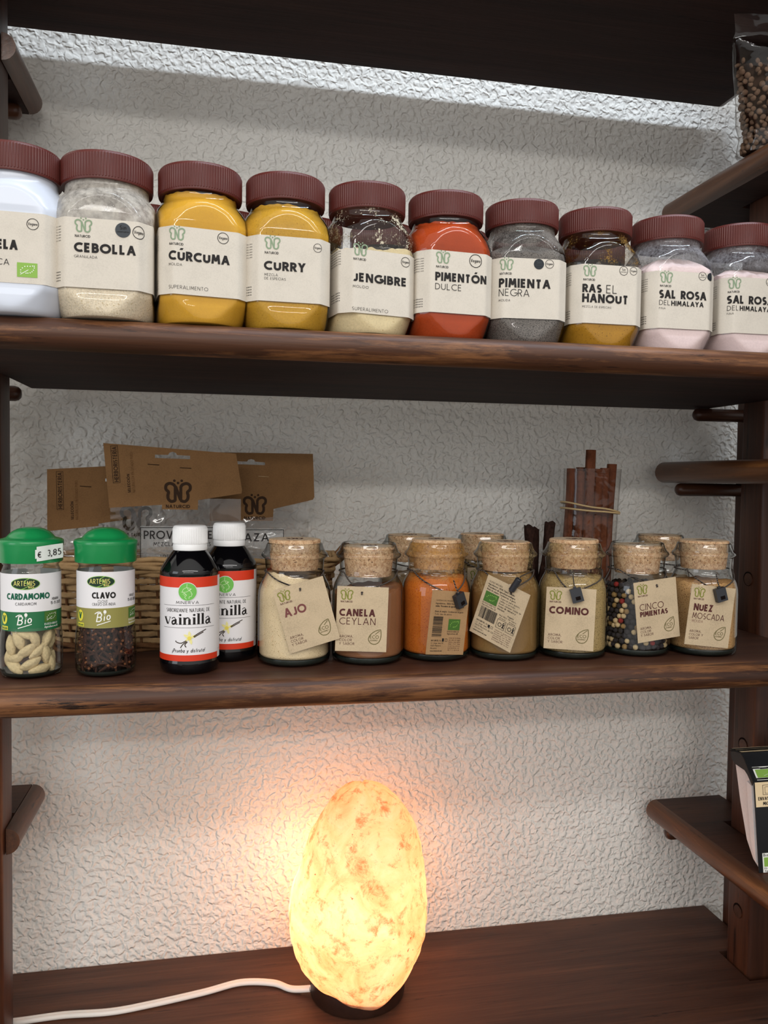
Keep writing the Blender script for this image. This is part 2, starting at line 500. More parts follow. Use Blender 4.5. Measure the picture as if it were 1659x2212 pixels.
G = {
    'A': (.74, [[(0, 0), (.37, 1)], [(.37, 1), (.74, 0)], [(.14, .30), (.60, .30)]]),
    'B': (.50, [[(0, 0), (0, 1)], [(0, 1), (.24, 1)] + arc(.24, .76, .22, .24, 90, -90) + [(0, .52)], [(0, .52), (.27, .52)] + arc(.27, .26, .24, .26, 90, -90) + [(0, 0)]]),
    'C': (.72, [arc(.48, .5, .48, .5, 52, 308, 22)]),
    'D': (.64, [[(0, 0), (0, 1)], [(0, 1), (.18, 1)] + arc(.18, .5, .46, .5, 90, -90, 18) + [(0, 0)]]),
    'E': (.44, [[(0, 0), (0, 1)], [(0, 1), (.44, 1)], [(0, .52), (.40, .52)], [(0, 0), (.44, 0)]]),
    'F': (.42, [[(0, 0), (0, 1)], [(0, 1), (.42, 1)], [(0, .50), (.38, .50)]]),
    'G': (.80, [arc(.48, .5, .48, .5, 50, 350, 24) + [(.95, .46)], [(.54, .46), (.96, .46)]]),
    'H': (.62, [[(0, 0), (0, 1)], [(.62, 0), (.62, 1)], [(0, .52), (.62, .52)]]),
    'I': (.0, [[(0, 0), (0, 1)]]),
    'J': (.38, [[(.38, 1), (.38, .26)] + arc(.18, .24, .20, .24, 0, -135, 10)]),
    'K': (.56, [[(0, 0), (0, 1)], [(.02, .44), (.54, 1)], [(.16, .58), (.58, 0)]]),
    'L': (.42, [[(0, 0), (0, 1)], [(0, 0), (.42, 0)]]),
    'M': (.78, [[(0, 0), (.10, 1)], [(.10, 1), (.39, .18)], [(.39, .18), (.68, 1)], [(.68, 1), (.78, 0)]]),
    'N': (.64, [[(0, 0), (0, 1)], [(0, 1), (.64, 0)], [(.64, 0), (.64, 1)]]),
    'O': (.96, [arc(.48, .5, .48, .5, 0, 360, 30)]),
    'P': (.46, [[(0, 0), (0, 1)], [(0, 1), (.22, 1)] + arc(.22, .72, .26, .28, 90, -90) + [(0, .44)]]),
    'Q': (.96, [arc(.48, .5, .48, .5, 0, 360, 30), [(.55, .28), (.92, -.06)]]),
    'R': (.50, [[(0, 0), (0, 1)], [(0, 1), (.22, 1)] + arc(.22, .73, .26, .27, 90, -90) + [(0, .46)], [(.22, .46), (.52, 0)]]),
    'S': (.46, [arc(.24, .745, .21, .255, 40, 270, 14) + arc(.23, .245, .23, .245, 90, -140, 14)]),
    'T': (.54, [[(.27, 0), (.27, 1)], [(0, 1), (.54, 1)]]),
    'U': (.58, [[(0, 1), (0, .30)] + arc(.29, .29, .29, .29, 180, 360, 14) + [(.58, 1)]]),
    'V': (.70, [[(0, 1), (.35, 0)], [(.35, 0), (.70, 1)]]),
    'W': (1.0, [[(0, 1), (.25, 0)], [(.25, 0), (.5, .9)], [(.5, .9), (.75, 0)], [(.75, 0), (1, 1)]]),
    'X': (.60, [[(0, 0), (.6, 1)], [(0, 1), (.6, 0)]]),
    'Y': (.62, [[(0, 1), (.31, .46)], [(.62, 1), (.31, .46)], [(.31, .5), (.31, 0)]]),
    'Z': (.54, [[(0, 1), (.54, 1)], [(.54, 1), (0, 0)], [(0, 0), (.54, 0)]]),
    '0': (.54, [arc(.27, .5, .27, .5, 0, 360, 22)]),
    '1': (.22, [[(.0, .78), (.2, 1)], [(.2, 1), (.2, 0)]]),
    '2': (.46, [arc(.23, .76, .23, .24, 170, -30, 12) + [(0, 0)], [(0, 0), (.48, 0)]]),
    '3': (.44, [arc(.2, .76, .22, .24, 150, -90, 12), arc(.2, .26, .24, .26, 90, -150, 12)]),
    '4': (.52, [[(.40, 0), (.40, 1)], [(.40, 1), (0, .28)], [(0, .28), (.54, .28)]]),
    '5': (.44, [[(.40, 1), (.08, 1)], [(.08, 1), (.04, .58)], [(.04, .58)] + arc(.2, .31, .24, .31, 110, -140, 14)]),
    '6': (.48, [[(.36, 1)] + arc(.24, .29, .24, .29, 165, -195, 20)]),
    '7': (.46, [[(0, 1), (.46, 1)], [(.46, 1), (.12, 0)]]),
    '8': (.46, [arc(.23, .75, .20, .25, 0, 360, 16), arc(.23, .25, .23, .25, 0, 360, 16)]),
    '9': (.48, [[(.12, 0)] + arc(.24, .71, .24, .29, -15, 345, 20)]),
    '-': (.26, [[(0, .38), (.26, .38)]]), '.': (.0, [[(0, .0), (0, .09)]]), ',': (.02, [[(.03, .10), (-.03, -.14)]]),
    ':': (.0, [[(0, .0), (0, .09)], [(0, .5), (0, .59)]]), '/': (.4, [[(0, -.1), (.4, 1.05)]]), '%': (.6, [[(.05, 0), (.55, 1)], arc(.12, .8, .11, .16, 0, 360, 8), arc(.48, .2, .11, .16, 0, 360, 8)]),
    '*': (.2, [[(.1, .7), (.1, 1)], [(0, .78), (.2, .92)], [(0, .92), (.2, .78)]]), '!': (.0, [[(0, .26), (0, 1)], [(0, 0), (0, .09)]]), '\u00a1': (.0, [[(0, -.26), (0, .5)], [(0, .66), (0, .75)]]),
    '\u20ac': (.56, [arc(.36, .5, .34, .5, 55, 305, 18), [(-.08, .58), (.46, .58)], [(-.08, .42), (.46, .42)]]), '(': (.14, [arc(.3, .4, .3, .68, 130, 230, 8)]), ')': (.14, [arc(-.16, .4, .3, .68, 50, -50, 8)]),
    'a': (.44, [arc(.22, .31, .22, .31, 0, 360, 16), [(.44, .64), (.44, 0)]]),
    'b': (.44, [[(0, 0), (0, 1.02)], arc(.22, .31, .22, .31, 0, 360, 16)]),
    'c': (.38, [arc(.23, .31, .23, .31, 48, 312, 14)]),
    'd': (.44, [[(.44, 0), (.44, 1.02)], arc(.22, .31, .22, .31, 0, 360, 16)]),
    'e': (.45, [[(.02, .33), (.44, .33)], arc(.23, .31, .22, .31, 5, 310, 16)]),
    'f': (.28, [[(.12, 0), (.12, .84)] + arc(.26, .84, .14, .16, 180, 80, 6), [(0, .6), (.27, .6)]]),
    'g': (.44, [arc(.22, .31, .22, .31, 0, 360, 16), [(.44, .64), (.44, -.08)] + arc(.22, -.08, .22, .2, 0, -150, 10)]),
    'h': (.40, [[(0, 0), (0, 1.02)], arc(.2, .4, .2, .22, 180, 0, 10) + [(.40, 0)]]),
    'i': (.0, [[(0, 0), (0, .62)], [(0, .80), (0, .90)]]),
    'j': (.1, [[(.1, .62), (.1, -.1)] + arc(-.02, -.1, .12, .14, 0, -90, 6), [(.1, .80), (.1, .90)]]),
    'l': (.0, [[(0, 0), (0, 1.02)]]),
    'm': (.70, [[(0, 0), (0, .62)], arc(.175, .42, .175, .2, 180, 0, 8) + [(.35, 0)], arc(.525, .42, .175, .2, 180, 0, 8) + [(.70, 0)]]),
    'n': (.40, [[(0, 0), (0, .62)], arc(.2, .4, .2, .22, 180, 0, 10) + [(.40, 0)]]),
    'o': (.46, [arc(.23, .31, .23, .31, 0, 360, 18)]),
    'p': (.44, [[(0, .62), (0, -.28)], arc(.22, .31, .22, .31, 0, 360, 16)]),
    'q': (.44, [[(.44, .62), (.44, -.28)], arc(.22, .31, .22, .31, 0, 360, 16)]),
    'r': (.26, [[(0, 0), (0, .62)], arc(.24, .34, .24, .28, 180, 80, 8)]),
    's': (.32, [arc(.16, .46, .14, .16, 40, 270, 8) + arc(.16, .15, .16, .15, 90, -140, 8)]),
    't': (.28, [[(.12, .86), (.12, .16)] + arc(.24, .16, .12, .16, 180, 280, 6), [(0, .62), (.27, .62)]]),
    'u': (.40, [[(0, .62), (0, .22)] + arc(.2, .22, .2, .22, 180, 360, 10) + [(.40, .62)], [(.4, .2), (.4, 0)]]),
    'v': (.44, [[(0, .62), (.22, 0)], [(.22, 0), (.44, .62)]]),
    'w': (.66, [[(0, .62), (.17, 0)], [(.17, 0), (.33, .55)], [(.33, .55), (.49, 0)], [(.49, 0), (.66, .62)]]),
    'x': (.42, [[(0, 0), (.42, .62)], [(0, .62), (.42, 0)]]),
    'y': (.44, [[(0, .62), (.22, 0)], [(.44, .62), (.12, -.28)]]),
    'z': (.38, [[(0, .62), (.38, .62)], [(.38, .62), (0, 0)], [(0, 0), (.38, 0)]]),
    ' ': (.16, []),
}
for base, acc, dst in (('U', .28, '\u00da'), ('O', .48, '\u00d3'), ('I', 0, '\u00cd'), ('E', .22, '\u00c9'), ('a', .22, '\u00e1'), ('o', .23, '\u00f3'), ('e', .23, '\u00e9')):
    hgt = 1.12 if base.isupper() else .76
    G[dst] = (G[base][0], G[base][1] + [[(acc - .03, hgt), (acc + .12, hgt + .20)]])
G['\u00c7'] = (G['C'][0], G['C'][1] + [[(.46, -.02), (.40, -.24)]])


def ribbon(pts, hw, maxlen=0.14):
    """a stroke of half-width hw along pts as one 2-D quad strip; steep straight strokes get level ends"""
    if hw < .0012: maxlen = .0012
    if len(pts) == 2:
        (x0, y0), (x1, y1) = pts
        dx, dy = x1 - x0, y1 - y0; L = math.hypot(dx, dy) or 1e-6
        n = max(1, int(L / maxlen)); vs = []
        if abs(dy) > .45 * L:
            ox, oy = hw * L / abs(dy), 0.0
        else:
            ox, oy = -dy / L * hw, dx / L * hw
        for i in range(n + 1):
            x, y = x0 + dx * i / n, y0 + dy * i / n
            vs += [(x + ox, y + oy), (x - ox, y - oy)]
    else:
        vs = []; n = len(pts) - 1
        closed = math.hypot(pts[0][0] - pts[-1][0], pts[0][1] - pts[-1][1]) < 1e-6
        for i, (x, y) in enumerate(pts):
            a = pts[i - 1] if i > 0 else (pts[-2] if closed else pts[0])
            b = pts[i + 1] if i < n else (pts[1] if closed else pts[n])
            dx, dy = b[0] - a[0], b[1] - a[1]; L = math.hypot(dx, dy) or 1e-6
            vs += [(x - dy / L * hw, y + dx / L * hw), (x + dy / L * hw, y - dx / L * hw)]
    m = len(vs) // 2 - 1
    return vs, [(2 * i, 2 * i + 1, 2 * i + 3, 2 * i + 2) for i in range(m)]


def text(txt, x, y, h, wt=.05, width=None, shear=0.0, gap=.20, rot=0.0):
    """2-D polygons of a line of lettering, baseline left at (x, y), capital height h, stroke half-width wt*h"""
    strokes = []; cx = 0.0
    for ch in txt:
        wch, ss = G.get(ch, G['-'])
        for st in ss: strokes.append([(px + cx, py) for px, py in st])
        cx += wch + (gap if wt < .08 else gap * .92) + wt * 1.6 + (.10 if ch == ' ' else 0)
    total = max(cx - (gap if wt < .08 else gap * .92) - wt * 1.6, .05)
    sx = h if width is None else width / (total + 2 * wt)
    cr, sr = math.cos(math.radians(rot)), math.sin(math.radians(rot)); out = []
    for st in strokes:
        ss = [((px + wt) * sx / h, py) for px, py in st]
        # keep strokes inside the capital height
        ss = [(px, wt + py * (1 - 2 * wt) if 0 <= py <= 1 else py) for px, py in ss]
        if len(ss) == 2 and abs(ss[0][1] - ss[1][1]) > .3:
            ss = [(px, (0 if abs(py - wt) < 1e-6 else 1 if abs(py - 1 + wt) < 1e-6 else py)) for px, py in ss]
        vs, fs = ribbon(ss, wt)
        out.append(([(x + (px + py * shear) * h * cr - py * h * sr, y + (px + py * shear) * h * sr + py * h * cr) for px, py in vs], fs))
    return out


def disc(cx, cy, rx, ry=None, n=28):
    ry = ry or rx
    if rx < .002: return [([(cx + rx * math.cos(2 * PI * i / n), cy + ry * math.sin(2 * PI * i / n)) for i in range(n)], [tuple(range(n))])]
    m = n // 2; vs = []
    for i in range(m + 1):
        a = PI - PI * i / m; x, h = cx + rx * math.cos(a), ry * math.sin(a) + 1e-6
        vs += [(x, cy - h), (x, cy + h)]
    return [(vs, [(2 * i, 2 * i + 2, 2 * i + 3, 2 * i + 1) for i in range(m)])]


def ring(cx, cy, r, wd, n=32, ry=None):
    return [ribbon(arc(cx, cy, r, ry or r, 0, 360, n), wd)]


def rect(x0, y0, x1, y1, nx=1):
    vs = []; fs = []
    for i in range(nx + 1):
        x = x0 + (x1 - x0) * i / nx
        vs += [(x, y0), (x, y1)]
    for i in range(nx): fs.append((2 * i, 2 * i + 2, 2 * i + 3, 2 * i + 1))
    return [(vs, fs)]


def frame(x0, y0, x1, y1, t):
    return rect(x0, y0, x1, y0 + t) + rect(x0, y1 - t, x1, y1) + rect(x0, y0, x0 + t, y1) + rect(x1 - t, y0, x1, y1)


def smooth(pts, n=6):
    out = []
    for i in range(len(pts) - 1):
        p0 = pts[max(0, i - 1)]; p1 = pts[i]; p2 = pts[i + 1]; p3 = pts[min(len(pts) - 1, i + 2)]
        for k in range(n):
            t = k / n
            out.append(tuple(.5 * (2 * b + (c - a) * t + (2 * a - 5 * b + 4 * c - d) * t * t + (3 * b - a - 3 * c + d) * t ** 3) for a, b, c, d in zip(p0, p1, p2, p3)))
    out.append(tuple(pts[-1])); return out


def butterfly(cx, cy, s, wt=.055):
    """line butterfly whose body is a letter N, three dots above; s = height"""
    L = [(-.13, -.38), (-.13, .26), (-.22, .37), (-.40, .42), (-.55, .33), (-.56, .14), (-.44, .0), (-.47, -.14), (-.45, -.32), (-.33, -.44), (-.18, -.42), (-.13, -.38)]
    out = []
    for sg in (1, -1):
        pl = smooth([(x * sg, y * sg if False else y) for x, y in L[1:]], 5)
        out.append(ribbon([(cx + x * s, cy + y * s) for x, y in pl], wt * s))
        out.append(ribbon([(cx + sg * -.13 * s, cy - .40 * s), (cx + sg * -.13 * s, cy + .28 * s)], wt * s * .95))
    out.append(ribbon([(cx - .13 * s, cy + .30 * s), (cx + .13 * s, cy - .40 * s)], wt * s))
    for dx, dy in ((-.17, .55), (0, .44), (.17, .55)): out += disc(cx + dx * s, cy + dy * s, .062 * s, n=12)
    return out


def eco_leaf(cx, cy, s):
    """leaf outline with a vein, leaning right; s = height"""
    pts = smooth([(.40, .50), (.05, .40), (-.30, .12), (-.42, -.20), (-.22, -.47), (.10, -.50), (.34, -.30), (.44, .10), (.40, .50)], 6)
    out = [ribbon([(cx + x * s, cy + y * s) for x, y in pts], .025 * s)]
    out.append(ribbon([(cx + .34 * s, cy + .42 * s), (cx + .03 * s, cy + .16 * s)], .022 * s))
    out += text('ECO', cx - .33 * s, cy - .13 * s, .23 * s, .07, .62 * s)
    out += text('GOURMET', cx - .33 * s, cy - .30 * s, .10 * s, .07, .58 * s)
    return out


def eu_leaf(x0, y0, x1, y1):
    """ring of small stars drawing a leaf"""
    cx, cy, a, b = (x0 + x1) / 2, (y0 + y1) / 2, (x1 - x0), (y1 - y0); out = []
    pts = smooth([(-.30, -.30), (-.32, -.02), (-.12, .24), (.14, .27), (.34, .30), (.30, .02), (.14, -.18), (-.06, -.22)], 2)
    for px, py in pts[1:]:
        out += disc(cx + px * a, cy + py * b, .030 * a, n=6)
    out.append(ribbon([(cx - .34 * a, cy - .32 * b), (cx + .05 * a, cy + .02 * b)], .014 * a))
    return out


# ------------------------------------------------------------------ the wall and the shop floor
flat('shop_floor', srgb(150, 138, 124), 0.5, 0.3, 0.1, 12)
mb = MB(); mb.box((0.3, 1.03, -0.1), (4.6, 0.06, 2.7), 'stucco')
struct(mb.build('wall_back'))

mb = MB(); mb.box((0.3, -1.2, -1.47), (4.6, 4.6, 0.04), 'shop_floor')
struct(mb.build('floor'))

# ------------------------------------------------------------------ shelves
ZU, ZM, ZB, ZT = 0.120, -0.175, -0.5816, 0.4837     # tops of the two main shelves, top of the bottom board, underside of the top shelf
TH = 0.025


def nose(mb, p0, p1, outdir, zc, r, mat, n=10):
    """half-round front edge swept from p0 to p1 (x, y), bulging towards outdir, centre height zc"""
    ends = []
    for q in (p0, p1):
        prof = [(q[0] + outdir[0] * r * math.cos(a), q[1] + outdir[1] * r * math.cos(a), zc + r * math.sin(a)) for a in [(-PI / 2 + PI * i / n) for i in range(n + 1)]]
        ends.append(prof)
    m = n + 1; vs = ends[0] + ends[1]
    fs = [(i, i + 1, m + i + 1, m + i) for i in range(n)] + [(0, m, 2 * m - 1, m - 1), tuple(range(m)), tuple(range(2 * m - 1, m - 1, -1))]
    mb.add(vs, fs, mat)


def shelf(label, outline, ztop, th, noses, board_mat=('wood_board', 'wood_underside_shaded'), edge_mat='wood_edge', org=(0, 0, 0), cap=None):
    t = thing('shelf_board', label, 'shelf', org)
    L = lambda x, y, z: (x - org[0], y - org[1], z - org[2])
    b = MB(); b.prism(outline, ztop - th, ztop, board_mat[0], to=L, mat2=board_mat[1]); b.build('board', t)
    for p0, p1, od in noses:
        e = MB(); nose(e, (p0[0] - org[0], p0[1] - org[1]), (p1[0] - org[0], p1[1] - org[1]), od, ztop - th / 2 - org[2], th / 2, edge_mat)
        e.build('front_edge', t, 60)
    return t


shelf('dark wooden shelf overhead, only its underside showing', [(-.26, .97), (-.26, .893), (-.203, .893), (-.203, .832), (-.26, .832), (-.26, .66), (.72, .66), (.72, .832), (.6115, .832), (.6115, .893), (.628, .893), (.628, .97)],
      ZT + TH, TH, [((.628, .893), (.628, .97), (1, 0))], ('wood_underside_shaded', 'wood_underside_shaded'), 'wood_edge_deep', (0.2, .8, ZT))
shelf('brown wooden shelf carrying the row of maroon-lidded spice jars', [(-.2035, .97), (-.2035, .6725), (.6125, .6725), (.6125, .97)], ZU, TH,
      [((-.2035, .6725), (.6125, .6725), (0, -1))], ('wood_board', 'wood_underside_shaded'), 'wood_edge', (0.2, .8, ZU))
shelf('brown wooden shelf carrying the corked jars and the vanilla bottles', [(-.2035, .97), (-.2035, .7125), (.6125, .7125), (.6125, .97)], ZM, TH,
      [((-.2035, .7125), (.6125, .7125), (0, -1))], ('wood_board', 'wood_underside_shaded'), 'wood_edge', (0.2, .8, ZM))
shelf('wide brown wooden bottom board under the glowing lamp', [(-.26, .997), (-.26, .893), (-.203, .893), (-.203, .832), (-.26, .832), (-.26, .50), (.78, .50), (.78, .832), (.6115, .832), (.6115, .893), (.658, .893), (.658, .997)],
      ZB, .03, [((-.26, .50), (.78, .50), (0, -1))], ('wood_board', 'wood_underside_shaded'), 'wood_edge', (0.2, .8, ZB))
R_OUT = [(.565, .97), (.565, .36), (.90, .36), (.90, .833), (.6115, .833), (.6115, .892), (.658, .892), (.658, .97)]
for lab, zt in (('side shelf at upper right seen from below, under the bag of brown lentils', .356), ('side shelf at mid right at eye level with a rounded end', .0262), ('side shelf at lower right under the black carton', -.4167)):
    shelf(lab, R_OUT, zt, .0265, [((.565, .97), (.565, .36), (-1, 0))], ('wood_board_deep', 'wood_underside_shaded'), 'wood_edge_deep', (.70, .7, zt))
def left_shelf(lab, zt, th):
    t = thing('shelf_board', lab, 'shelf', (-.3, .7, zt))
    o = (-.3, .7, zt)
    b = MB()
    # the board wraps the post: a back piece and a strip along the front edge
    b.prism([(-.205, .97), (-.254, .97), (-.254, .890), (-.205, .890)][::-1], zt - th, zt, 'wood_board_deep', to=lambda x, y, z: (x - o[0], y - o[1], z - o[2]), mat2='wood_underside_shaded')
    b.build('board', t)
    e = MB(); nose(e, (-.2042 - o[0], .97 - o[1]), (-.2042 - o[0], .850 - o[1]), (1, 0), -th / 2, th / 2, 'wood_edge_deep'); e.build('front_edge', t, 60)
    return t


left_shelf('side shelf end jutting out past the post at upper left', .418, .026)
left_shelf('side shelf end jutting out past the post at lower left', -.349, .026)

# ------------------------------------------------------------------ posts with pegs


def rounded_rect(x0, y0, x1, y1, r, n=4):
    pts = []
    for cx, cy, a in ((x1 - r, y1 - r, 0), (x0 + r, y1 - r, 90), (x0 + r, y0 + r, 180), (x1 - r, y0 + r, 270)):
        for i in range(n + 1):
            an = math.radians(a + 90 * i / n); pts.append((cx + r * math.cos(an), cy + r * math.sin(an)))
    return pts


def peg(mb, x0, x1, y, z, r=.0082):
    s = 1 if x1 > x0 else -1
    prof = [(x0, r), (x1 - s * r * .8, r), (x1 - s * r * .35, r * .86), (x1 - s * r * .08, r * .55), (x1, r * .12)]
    mb.tube([(x, y, z) for x, _ in prof], [q for _, q in prof], 'wood_peg', 20)


def post(label, x0, x1, pegs, holes, side):
    t = thing('upright_post', label, 'post', ((x0 + x1) / 2, .8615, -1.45)); o = t.location
    b = MB(); b.prism([(x - o.x, y - o.y) for x, y in rounded_rect(x0, .839, x1, .884, .006)], 0, 2.2, 'wood_post')
    b.build('upright', t, 50)
    rx0, rx1 = (x1 + .002, x1 + .042) if side > 0 else (x0 - .062, x0 - .012)
    b = MB(); b.prism([(x - o.x, y - o.y) for x, y in rounded_rect(rx0, .924, rx1, .966, .006)], 0, 2.2, 'wood_post'); b.build('rear_upright', t, 50)
    for z in (.35, 1.05, 1.75):
        b = MB(); b.box((x1 + .008 - o.x if side > 0 else x0 - .004 - o.x, .905 - o.y, z), (.046, .040, .03), 'wood_post'); b.build('brace', t, 50)
    xin = x0 if side > 0 else x1
    for z, x_end in pegs:
        p = MB(); peg(p, (rx0 + .01 if side > 0 else rx1 - .01) - o.x, x_end - o.x, .945 - o.y, z - o.z); p.build('peg', t, 60)
    for z, plug in holes:
        h = MB()
        h.tube([(xin - o.x + side * .002, 0, z - o.z), (xin - o.x - side * .0004, 0, z - o.z)], .0085, 'hole_dark', 20)
        if plug: h.tube([(xin - o.x + side * .002, -.0012, z - o.z - .0005), (xin - o.x - side * .0012, -.0012, z - o.z - .0005)], .0073, 'wood_peg', 20)
        h.build('peg_hole', t, 60)
    return t


post('dark wooden post on the right with pegs and peg holes', .614, .661, [(.0864, .589), (-.0088, .567), (-.4516, .5655)], [(-.1125, True), (-.3112, True), (-.5130, True), (.20, False)], 1)
post('dark wooden post on the left edge', -.252, -.205, [(.0864, -.2085), (.3835, -.2070), (-.3835, -.2100)], [(-.10, False)], -1)


# ------------------------------------------------------------------ maroon-lidded square spice jars
def s_oct(th, a, ch):
    q = 0.0
    for k in range(8):
        d = a if k % 2 == 0 else ch
        c = math.cos(th - k * PI / 4)
        if c > 0: q += (c / d) ** 70
    return q ** (-1 / 70)


def interp(tab, z):
    if z <= tab[0][0]: return tab[0][1]
    for (z0, r0), (z1, r1) in zip(tab, tab[1:]):
        if z <= z1: return r0 + (r1 - r0) * (z - z0) / (z1 - z0)
    return tab[-1][1]


JR = [(0, .0325), (.0015, .0345), (.004, .0360), (.014, .0405), (.022, .0450), (.028, .052), (.066, .052), (.072, .0460), (.080, .0425), (.088, .0390), (.094, .0350), (.098, .0318), (.1005, .0308), (.1045, .0306), (.108, .0306)]
JZ = [0, .0006, .0015, .003, .004, .005, .0065, .008, .0095, .011, .0125, .014, .016, .018, .020, .0215, .022, .024, .026, .040, .055, .066, .069, .072, .075, .078, .0795, .081, .0825, .084, .0855, .087, .0885, .090, .091, .092, .093, .094, .096, .098, .0995, .1005, .1025, .1045, .108]
SEG = 192


def jar_r(th, z, sc, inset=0.0):
    s = s_oct(th, .0358 * sc, .0436 * sc) - inset
    R = interp(JR, z) * sc - inset
    if .0150 < z < .0755: s -= .0005          # the label sits in a shallow panel
    p = 60
    return (s ** -p + R ** -p) ** (-1 / p)


_tab = {}


def jar_st(s, t, sc, off):
    """point on the jar side: s metres around from the front centre, t metres up"""
    key = round(sc, 4)
    if key not in _tab:
        tab = [(0.0, -PI / 2)]; L = 0.0; pr = None
        for i in range(0, 721):
            th = -PI / 2 + PI * i / 720
            r = jar_r(th, .045, sc); p = (r * math.cos(th), r * math.sin(th))
            if pr: L += math.hypot(p[0] - pr[0], p[1] - pr[1]); tab.append((L, th))
            pr = p
        _tab[key] = tab
    tab = _tab[key]; a = abs(s)
    lo, hi = 0, len(tab) - 1
    while hi - lo > 1:
        m = (lo + hi) // 2
        if tab[m][0] <= a: lo = m
        else: hi = m
    f = (a - tab[lo][0]) / (tab[hi][0] - tab[lo][0]); th = tab[lo][1] + f * (tab[hi][1] - tab[lo][1])
    if s < 0: th = -PI - th
    r = jar_r(th, .045, sc) + off
    return (r * math.cos(th), r * math.sin(th), t)


def lid_mesh(sc):
    mb = MB(); n = 384; rr = .0336 * sc
    rib = lambda th, r, z: (r + (.00042 * (1 if (int(round(th / (2 * PI) * n)) % 4) < 2 else -.2)), z)
    rings = []
    prof = [(.0310 * sc, .1050, 0), (rr - .0002, .1046, 0), (rr, .1052, 0), (rr, .1062, 0), (rr, .1066, 1), (rr, .1236, 1), (rr, .1240, 0), (rr - .0004, .1252, 0), (rr - .0012, .1261, 0), (rr - .0028, .1265, 0), (rr * .5, .1266, 0)]
    for r, z, k in prof:
        rings.append(((lambda th, r=r, z=z, k=k: rib(th, r, z) if k else (r, z)), 0, 0))
    mb.polar(rings, n, 'lid_maroon'); return mb


def contents(mat, sc, fill, mound=0.0, rough=.0006, slope=0.0, seed=0, inset=.0013):
    rnd = random.Random(seed); seg = 144; mb = MB()
    ph = [rnd.uniform(0, 6.28) for _ in range(6)]
    top = lambda th, k=1.0: fill + slope * math.cos(th) + k * rough * (math.sin(3 * th + ph[0]) + .7 * math.sin(7 * th + ph[1]) + .5 * math.sin(13 * th + ph[2]) + .5 * math.sin(23 * th + ph[3]))
    zs = [z for z in JZ if .001 < z < fill - .006]
    rings = [((lambda th, z=z: (max(jar_r(th, max(z, .0012), sc, inset), .001), max(z, .0012))), 0, 0) for z in [.0012] + zs]
    for f in (.5, 1.0):
        def fn(th, f=f):
            z0 = zs[-1]; z = z0 + (top(th) - z0) * f
            return jar_r(th, z, sc, inset), z
        rings.append((fn, 0, 0))
    for q in (.85, .6, .3, .05):
        rings.append(((lambda th, q=q: (jar_r(th, top(th), sc, inset) * q, top(th, q) + mound * (1 - q * q) + rough * .6 * math.sin(9 * th + 20 * q))), 0, 0))
    mb.polar(rings, seg, mat)
    return mb


def spice_jar(label, x, y, sc, rot, body_mat, fill_mat, fill, words, s0, extras=(), mound=0.0, slope=0.0, rough=.0006, lab=(.0212, .0732), group=None, tilt=0.0, plain=False, dy=0.0):
    t = thing('spice_jar', label, 'jar', (x, y, ZU), math.radians(rot), group)
    if body_mat == 'white':
        b = MB(); b.polar([((lambda th, z=z: (jar_r(th, z, sc), z)), 0, 0) for z in JZ], SEG, 'jar_white'); b.build('jar_body', t, 40)
    else:
        b = MB(); b.polar([((lambda th, z=z: (jar_r(th, z, sc), z)), 0, 0) for z in JZ], SEG, body_mat, True, False); b.build('jar_body', t, 40)
        contents(fill_mat, sc, fill, mound, rough, slope, int(abs(x) * 1e4)).build('spice_powder', t, 60)
    lid_mesh(sc).build('lid', t, 30)
    if plain: return t
    # the wrap-around label with its print
    L = MB(); F = lambda s, tt: jar_st(s, tt, sc, .00035); I = lambda s, tt: jar_st(s, tt, sc, .00055)
    n = 240; vs = []; half = .110 * sc
    for i in range(n + 1):
        s = -half + 2 * half * i / n
        vs += [F(s, lab[0]), F(s, lab[1])]
    L.add(vs, [(2 * i, 2 * i + 2, 2 * i + 3, 2 * i + 1) for i in range(n)], 'label_paper')
    if not plain:
        L.poly2d(butterfly(s0 + .0066, .0672, .0100), I, 'logo_sage')
        L.poly2d(text('NATURCID', s0 + .0006, .0585, .0019, .085, .0108), I, 'ink')
        for txt, ds, tt, h, wt, wd in words:
            L.poly2d(text(txt, s0 + ds, tt + dy, h, wt, wd), I, 'ink')
        for kind, ds, tt, r in extras:
            cx = s0 + ds
            if kind in ('Vegano', 'Sin'):
                L.poly2d(ring(cx, tt, r, r * .055), I, 'ink')
                if kind == 'Vegano': L.poly2d(text('Vegano', cx - r * .80, tt - r * .22, r * .52, .07, r * 1.6), I, 'ink')
                else:
                    L.poly2d(text('Sin', cx - r * .42, tt + r * .02, r * .56, .07, r * .84), I, 'ink')
                    L.poly2d(text('conservantes', cx - r * .78, tt - r * .36, r * .24, .08, r * 1.56), I, 'ink')
            elif kind == 'dark':
                L.poly2d(disc(cx, tt, r), I, 'black_dot' if r < .0046 else 'dark_sticker')
                J = lambda s, q: jar_st(s, q, sc, .0007)
                L.poly2d(text('Sin', cx - r * .42, tt + r * .08, r * .56, .08, r * .84), J, 'ink' if r > .0046 else 'dark_sticker')
                L.poly2d(text('conservantes', cx - r * .78, tt - r * .32, r * .24, .08, r * 1.56), J, 'ink' if r > .0046 else 'dark_sticker')
            elif kind == 'eu':
                L.poly2d(rect(cx, tt, cx + r, tt + r * .76, 6), I, 'eco_green')
                J = lambda s, q: jar_st(s, q, sc, .0007)
                L.poly2d(eu_leaf(cx, tt, cx + r, tt + r * .76), J, 'white_print')
        # small print on the left flank of the wrap
        for k in range(6):
            L.poly2d(text('conservar en lugar fresco y seco', s0 - .0305, .066 - k * .0021, .0011, .07, .020), I, 'ink')
        for k in range(4):
            L.poly2d(text('naturcid s l alicante', s0 - .0290, .032 - k * .0021, .0012, .09, .0180), I, 'ink')
    L.build('label', t, 60)
    return t


